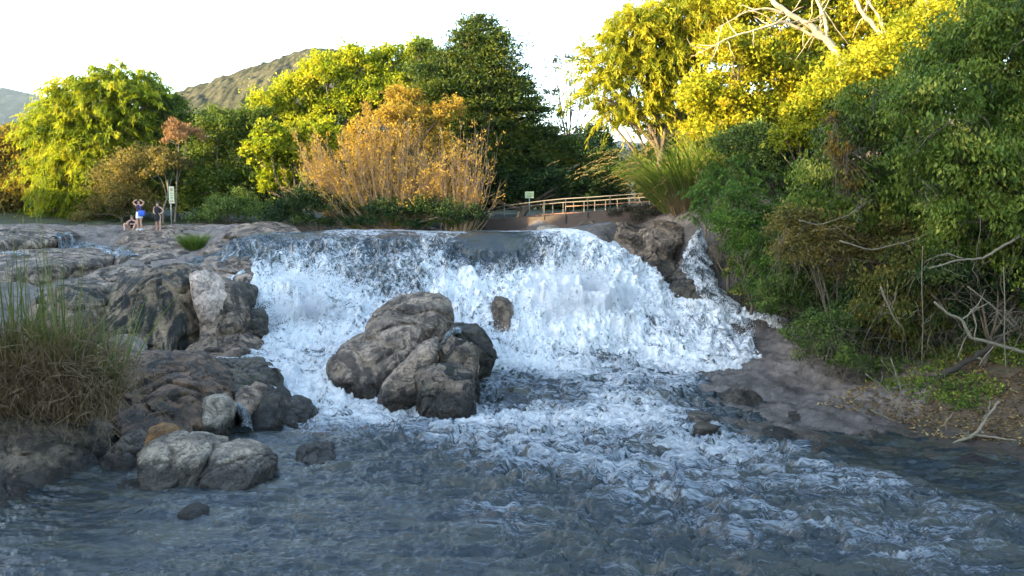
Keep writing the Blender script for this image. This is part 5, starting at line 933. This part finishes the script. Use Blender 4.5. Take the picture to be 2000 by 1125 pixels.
# ------------------------------------------------------------------ path and railings
def railing():
    D = 40.0; pts = [(940, 412, 44.5), (985, 402, 43.2), (1063, 392, 41.2), (1105, 388, 40.2), (1148, 385.5, 39.5), (1192, 382.5, 38.8), (1241, 379, 38.2), (1283, 376, 37.6), (1306, 374.5, 37.2)]
    K = np.array([at(*p) for p in pts]); root = empty('metal_railing', (K[3][0], K[3][1], gz(K[3][0], K[3][1])), 'pale metal handrail climbing the path right of the fall', 'railing')
    m1 = simple('painted_steel', (.075, .065, .055), .45, var=.12, scale=12); m2 = simple('dark_steel', (.10, .085, .07), .6, var=.3)
    mb = MB(); mb.tube(K, .028, 8); mb.build('handrail', m1, root)
    foot = [432, 430, 425, 433, 421, 412, 404, 398, 398]
    for k in range(1, 9):
        mb = MB(); b = K[k].copy(); b[2] = at(pts[k][0], foot[k] + 4, pts[k][2])[2]; mb.tube(np.array([b, K[k]]), .024, 6); mb.build('post', m1 if k > 2 else m2, root)
    mb = MB(); Kl = K[3:].copy(); Kl[:, 2] -= .38; mb.tube(Kl, .02, 6); mb.build('lower_rail', simple('rusty_rail', (.30, .15, .09), .7, var=.3), root)
    r2 = empty('metal_railing', (K[3][0], K[3][1] + 1.8, K[3][2] - 1), 'dark rusty railing on the far side of the path', 'railing')
    K2 = K.copy(); K2[:, 1] += 1.9; K2[:, 2] -= .15; mb = MB(); mb.tube(K2, .03, 6); mb.build('handrail', m2, r2)
    rr = simple('rust_red_rail', (.22, .09, .06), .7, var=.3)
    for dz, mt in ((-.55, rr),):
        K3 = K2.copy(); K3[:, 2] += dz; mb = MB(); mb.tube(K3, .022, 6); mb.build('rail', mt, r2)
    for k in np.linspace(0, 8, 17):
        b = np.array([np.interp(k, range(9), K2[:, i]) for i in range(3)]); c_ = b.copy(); c_[2] -= 1.15; mb = MB(); mb.tube(np.array([c_, b]), .03, 6); mb.build('post', m2, r2)
    # the path itself
    a = K.copy(); a[:, 1] += .05; bck = K2.copy(); zb = np.array([at(p[0], f + 2, p[2])[2] for p, f in zip(pts, [428, 424, 421, 416, 412, 408, 402, 397, 396])]); a[:, 2] = zb; bck[:, 2] = zb + .02; bck[:, 1] -= .05
    rows = [a * (1 - t) + bck * t for t in np.linspace(0, 1, 6)]; lo = a.copy(); lo[:, 2] -= 1.2; rows = [lo] + rows; V = np.vstack(rows); n = len(a); Q = [(i * n + j, i * n + j + 1, (i + 1) * n + j + 1, (i + 1) * n + j) for i in range(len(rows) - 1) for j in range(n - 1)]
    o = build('footpath', V, np.array(Q), simple('path_red_earth', (.045, .032, .024), .9, bump=.05, var=.4, scale=3)); tag(o, 'reddish earth path behind the railing', kind='structure')
railing()
def sign(kind, label, px, ptop, pbot, pfoot, D, wpx, yaw, panel, marks, post=True):
    b = at(px, pfoot, D); root = empty(kind, b, label, 'sign'); t = at(px, ptop, D); q = at(px, pbot, D); w = wpx * D / FPX / math.cos(yaw); h = (t[2] - q[2]) / 2
    ax = np.array([(math.cos(yaw), math.sin(yaw), 0), (-math.sin(yaw), math.cos(yaw), 0), (0, 0, 1)])
    if post: mb = MB(); mb.tube(np.array([b - (0, 0, .1), b * (1, 1, 0) + (0, .05, t[2] - .1)]), .03, 8); mb.build('post', simple('post_grey', (.34, .36, .33), .5, .4), root)
    mb = MB(); c = (t + q) / 2; mb.box(c, (w / 2, .015, h), ax); p_ = mb.build('panel', simple('sign_' + label[:6], panel, .5, var=.08, scale=3), root, smooth=False)
    for (u, v, su, sv, col) in marks:
        mb = MB(); mb.box(c + ax[0] * u * w / 2 + np.array((0, 0, v * h)) - ax[1] * .019, (su * w / 2, .003, sv * h), ax); tagp = mb.build('marking', simple('mark', col, .6, var=.1), root, smooth=False)
sign('sign_post', 'tall narrow cream warning sign on a grey post behind the hikers', 335, 364, 397, 444, 42.5, 9, R(20), (.62, .62, .38), [(0, .62, .5, .18, (.45, .25, .2)), (0, .2, .6, .05, (.35, .33, .22)), (0, -.05, .6, .05, (.35, .33, .22)), (0, -.35, .4, .12, (.3, .38, .22)), (0, -.75, .7, .1, (.5, .3, .22))])
sign('sign_post', 'small pale green rectangular sign in the shade above the railing', 1034, 374, 387, 425, 45, 17, R(-8), (.36, .44, .24), [(0, .35, .6, .08, (.16, .22, .1)), (0, -.05, .7, .08, (.16, .22, .1)), (0, -.45, .5, .08, (.16, .22, .1))])
# ------------------------------------------------------------------ hikers
def skinfig(name, J, E, rad, mat, parent, sub=2, root=0):
    me = bpy.data.meshes.new(name); o0 = np.array(parent.location); me.from_pydata([tuple(np.array(p) - o0) for p in J], E, []); me.update()
    o = link(name, me, parent); md = o.modifiers.new('skin', 'SKIN'); 
    for i, v in enumerate(me.skin_vertices[0].data): v.radius = (rad[i], rad[i]) if not isinstance(rad[i], tuple) else rad[i]; v.use_root = (i == root)
    s = o.modifiers.new('sub', 'SUBSURF'); s.levels = sub; s.render_levels = sub; me.materials.append(mat); return o
SKIN = simple('skin', (.48, .27, .19), .55, var=.08); 
def loft(name, secs, mat, parent, n=16):
    """clothing: elliptical rings (cx,cy,cz,rx,ry)"""
    V = []; a = np.arange(n) * 2 * np.pi / n
    for (cx, cy, cz, rx, ry) in secs: V.append(np.stack([cx + rx * np.cos(a), cy + ry * np.sin(a), np.full(n, cz)], 1))
    V = np.vstack(V); k = len(secs); Q = [(i * n + j, i * n + (j + 1) % n, (i + 1) * n + (j + 1) % n, (i + 1) * n + j) for i in range(k - 1) for j in range(n)]
    mb = MB(); mb.add(V, np.array(Q)); mb.add(V[-n:], [tuple(range(n))]); return mb.build(name, mat, parent)
def head_geo(c, mat_h, root, hair=True, r=.1, up=0.0):
    D_, F_ = ico(3); V = D_ * np.array((.078, .095, .118)) * (r / .1); V[:, 1] -= .012 * (D_[:, 1] < -.6) * (np.abs(D_[:, 0]) < .25)
    k = (D_[:, 2] > -.1 + .0) & ((D_[:, 1] > -.35) | (D_[:, 2] > .5)) | ((D_[:, 1] > .15) & (D_[:, 2] > -.8))
    fk = k[F_].all(1); return build('hair', V * 1.09 + np.array(c), F_[fk], mat_h, root)
def person(label, loc, pose, cloth, extra=None):
    root = empty('person', loc, label, 'person'); x, y, z = loc; r = root
    J, E, rd = pose(x, y, z); skinfig('body', J, E, rd, SKIN, root); return root
HAIR = simple('hair_dark', (.025, .018, .014), .6); BLK = simple('black_cloth', (.015, .015, .017), .9); WHT = simple('white_cloth', (.7, .7, .72), .9, var=.08); BLUE = simple('blue_bag', (.03, .12, .62), .6); PINK = simple('greyish_shorts', (.30, .27, .27), .9)
def stand(x, y, z, arms):
    #  0 pelvis 1 chest 2 neck 3 head 4 crown ; arms ; legs
    J = [(x, y, z + .90), (x, y, z + 1.12), (x, y, z + 1.33), (x, y, z + 1.42), (x, y - .01, z + 1.50), (x, y, z + 1.60)]; E = [(0, 1), (1, 2), (2, 3), (3, 4), (4, 5)]; rd = [(.13, .10), (.12, .09), (.13, .085), .052, .082, .065]
    for s, pts in zip((-1, 1), arms):
        prev = 2
        for p, ra in zip(pts, (.055, .044, .034, .03, .012)): J.append((x + p[0], y + p[1], z + p[2])); rd.append(ra); E.append((prev, len(J) - 1)); prev = len(J) - 1
    for s, kx, ky in ((-1, 0, 0), (1, .0, -.04)):
        prev = 0
        for p, ra in (((s * .085, 0, .82), .088), ((s * .10 + kx, -.02 + ky, .47), .060), ((s * .10 + kx, .02 + ky, .26), .056), ((s * .10 + kx, .02 + ky, .08), .038), ((s * .11 + kx, -.14 + ky, .03), .03)): J.append((x + p[0], y + p[1], z + p[2])); rd.append(ra); E.append((prev, len(J) - 1)); prev = len(J) - 1
    return J, E, rd
gl = HITS[(273, 450)]
P1 = empty('person', gl, 'standing person with both arms raised to the head, dark top and white shorts', 'person', 'hikers on the plateau'); x, y, z = gl
J, E, rd = stand(x, y, z, [[(-.17, 0, 1.34), (-.30, -.03, 1.52), (-.14, -.06, 1.62), (-.07, -.06, 1.63), (-.04, -.06, 1.64)], [(.17, 0, 1.34), (.30, -.03, 1.50), (.15, -.06, 1.62), (.08, -.06, 1.63), (.05, -.06, 1.64)]]); skinfig('body', J, E, rd, SKIN, P1)
loft('top', [(x, y, z + .95, .145, .112), (x, y, z + 1.05, .13, .105), (x, y, z + 1.2, .155, .11), (x, y, z + 1.32, .165, .105), (x, y, z + 1.40, .08, .07)], simple('plum_top', (.05, .025, .045), .9), P1)
loft('shorts', [(x, y, z + .66, .19, .14), (x, y, z + .80, .18, .14), (x, y, z + .96, .15, .118), (x, y, z + 1.0, .145, .115)], WHT, P1)
head_geo((x, y, z + 1.53), HAIR, P1)
for s in (-1, 1): mb = MB(); mb.box((x + s * .1, y - .06, z + .045), (.05, .14, .05)); o = mb.build('shoe', WHT, P1); bv = o.modifiers.new('b', 'BEVEL'); bv.width = .03; bv.segments = 3
bx_ = (x + .2, y - .16, z + .92); bag = empty('handbag', (x + .2, y - .14, z + .92), 'bright blue shoulder bag at the hip of the person with raised arms', 'bag'); mb = MB(); mb.box((0, 0, 0), (.17, .07, .15)); mb.V = [v + np.array(bx_) for v in mb.V]; o = mb.build('bag_body', BLUE, bag); bv = o.modifiers.new('b', 'BEVEL'); bv.width = .05; bv.segments = 3
mb = MB(); mb.tube([(x + .08, y - .15, z + 1.38), (x + .16, y - .17, z + 1.2), (x + .2, y - .17, z + 1.05)], .012, 5); mb.build('strap', BLUE, bag)
gl = HITS[(309, 450)]; P2 = empty('person', gl, 'standing person in black shirt and shorts, one elbow out', 'person', 'hikers on the plateau'); x, y, z = gl
J, E, rd = stand(x, y, z, [[(-.17, 0, 1.34), (-.20, -.02, 1.08), (-.12, -.16, .98), (-.08, -.2, .97), (-.05, -.22, .97)], [(.17, 0, 1.34), (.33, .02, 1.14), (.20, -.10, .98), (.15, -.13, .97), (.12, -.15, .97)]]); J = [(a + (.03 if c < z + 1.0 else 0), b, c * .92 + z * .08) for a, b, c in J]; skinfig('body', J, E, rd, SKIN, P2); zz = .92
loft('shirt', [(x, y, z + .84, .16, .12), (x, y, z + 1.0, .15, .115), (x, y, z + 1.12, .175, .12), (x, y, z + 1.23, .19, .115), (x, y, z + 1.30, .08, .07)], BLK, P2)
loft('shorts', [(x + .02, y, z + .50, .19, .13), (x + .01, y, z + .70, .18, .14), (x, y, z + .87, .16, .125)], BLK, P2); head_geo((x, y, z + 1.41), HAIR, P2)
gl = HITS[(258, 451)]; P3_ = empty('person', gl, 'person sitting on the rock with knees apart, black shirt', 'person', 'hikers on the plateau'); x, y, z = gl
J = [(x, y + .15, z + .12), (x, y + .13, z + .35), (x, y + .08, z + .55), (x, y + .06, z + .63), (x, y + .04, z + .71), (x, y + .04, z + .80)]; E = [(0, 1), (1, 2), (2, 3), (3, 4), (4, 5)]; rd = [(.15, .12), (.13, .1), (.14, .09), .052, .082, .064]
for s in (-1, 1):
    prev = 2
    for p, ra in (((s * .19, .06, .55), .055), ((s * .30, -.08, .36), .044), ((s * .16, -.28, .38), .034), ((s * .08, -.32, .38), .03), ((s * .04, -.34, .38), .012)): J.append((x + p[0], y + p[1], z + p[2])); rd.append(ra); E.append((prev, len(J) - 1)); prev = len(J) - 1
    prev = 0
    for p, ra in (((s * .12, .08, .13), .09), ((s * .30, -.25, .42), .062), ((s * .27, -.32, .20), .055), ((s * .22, -.38, .05), .038), ((s * .22, -.52, .03), .03)): J.append((x + p[0], y + p[1], z + p[2])); rd.append(ra); E.append((prev, len(J) - 1)); prev = len(J) - 1
skinfig('body', J, E, rd, SKIN, P3_); loft('shirt', [(x, y + .15, z + .14, .175, .15), (x, y + .13, z + .33, .17, .13), (x, y + .08, z + .52, .19, .12), (x, y + .06, z + .61, .08, .07)], BLK, P3_); head_geo((x, y + .03, z + .735), simple('hair_light', (.20, .14, .09), .7), P3_)

for o_ in (P1, P2, P3_): o_.scale = (.87, .87, .87)
bag.location = P1.location + (bag.location - P1.location) * .87; bag.scale = (.87, .87, .87)
# ------------------------------------------------------------------ air
def air():
    mb = MB(); mb.box((0, 1600, 215), (3500, 2200, 217.5)); m = newmat('air'); g = N(m); v = g.n('ShaderNodeVolumePrincipled'); v.inputs['Color'].default_value = (.60, .78, 1, 1); v.inputs['Density'].default_value = .00006; v.inputs['Anisotropy'].default_value = .2
    g.l(v.outputs[0], g.out.inputs['Volume']); tag(mb.build('haze', m, smooth=False), 'thin evening haze', kind='stuff')
air()
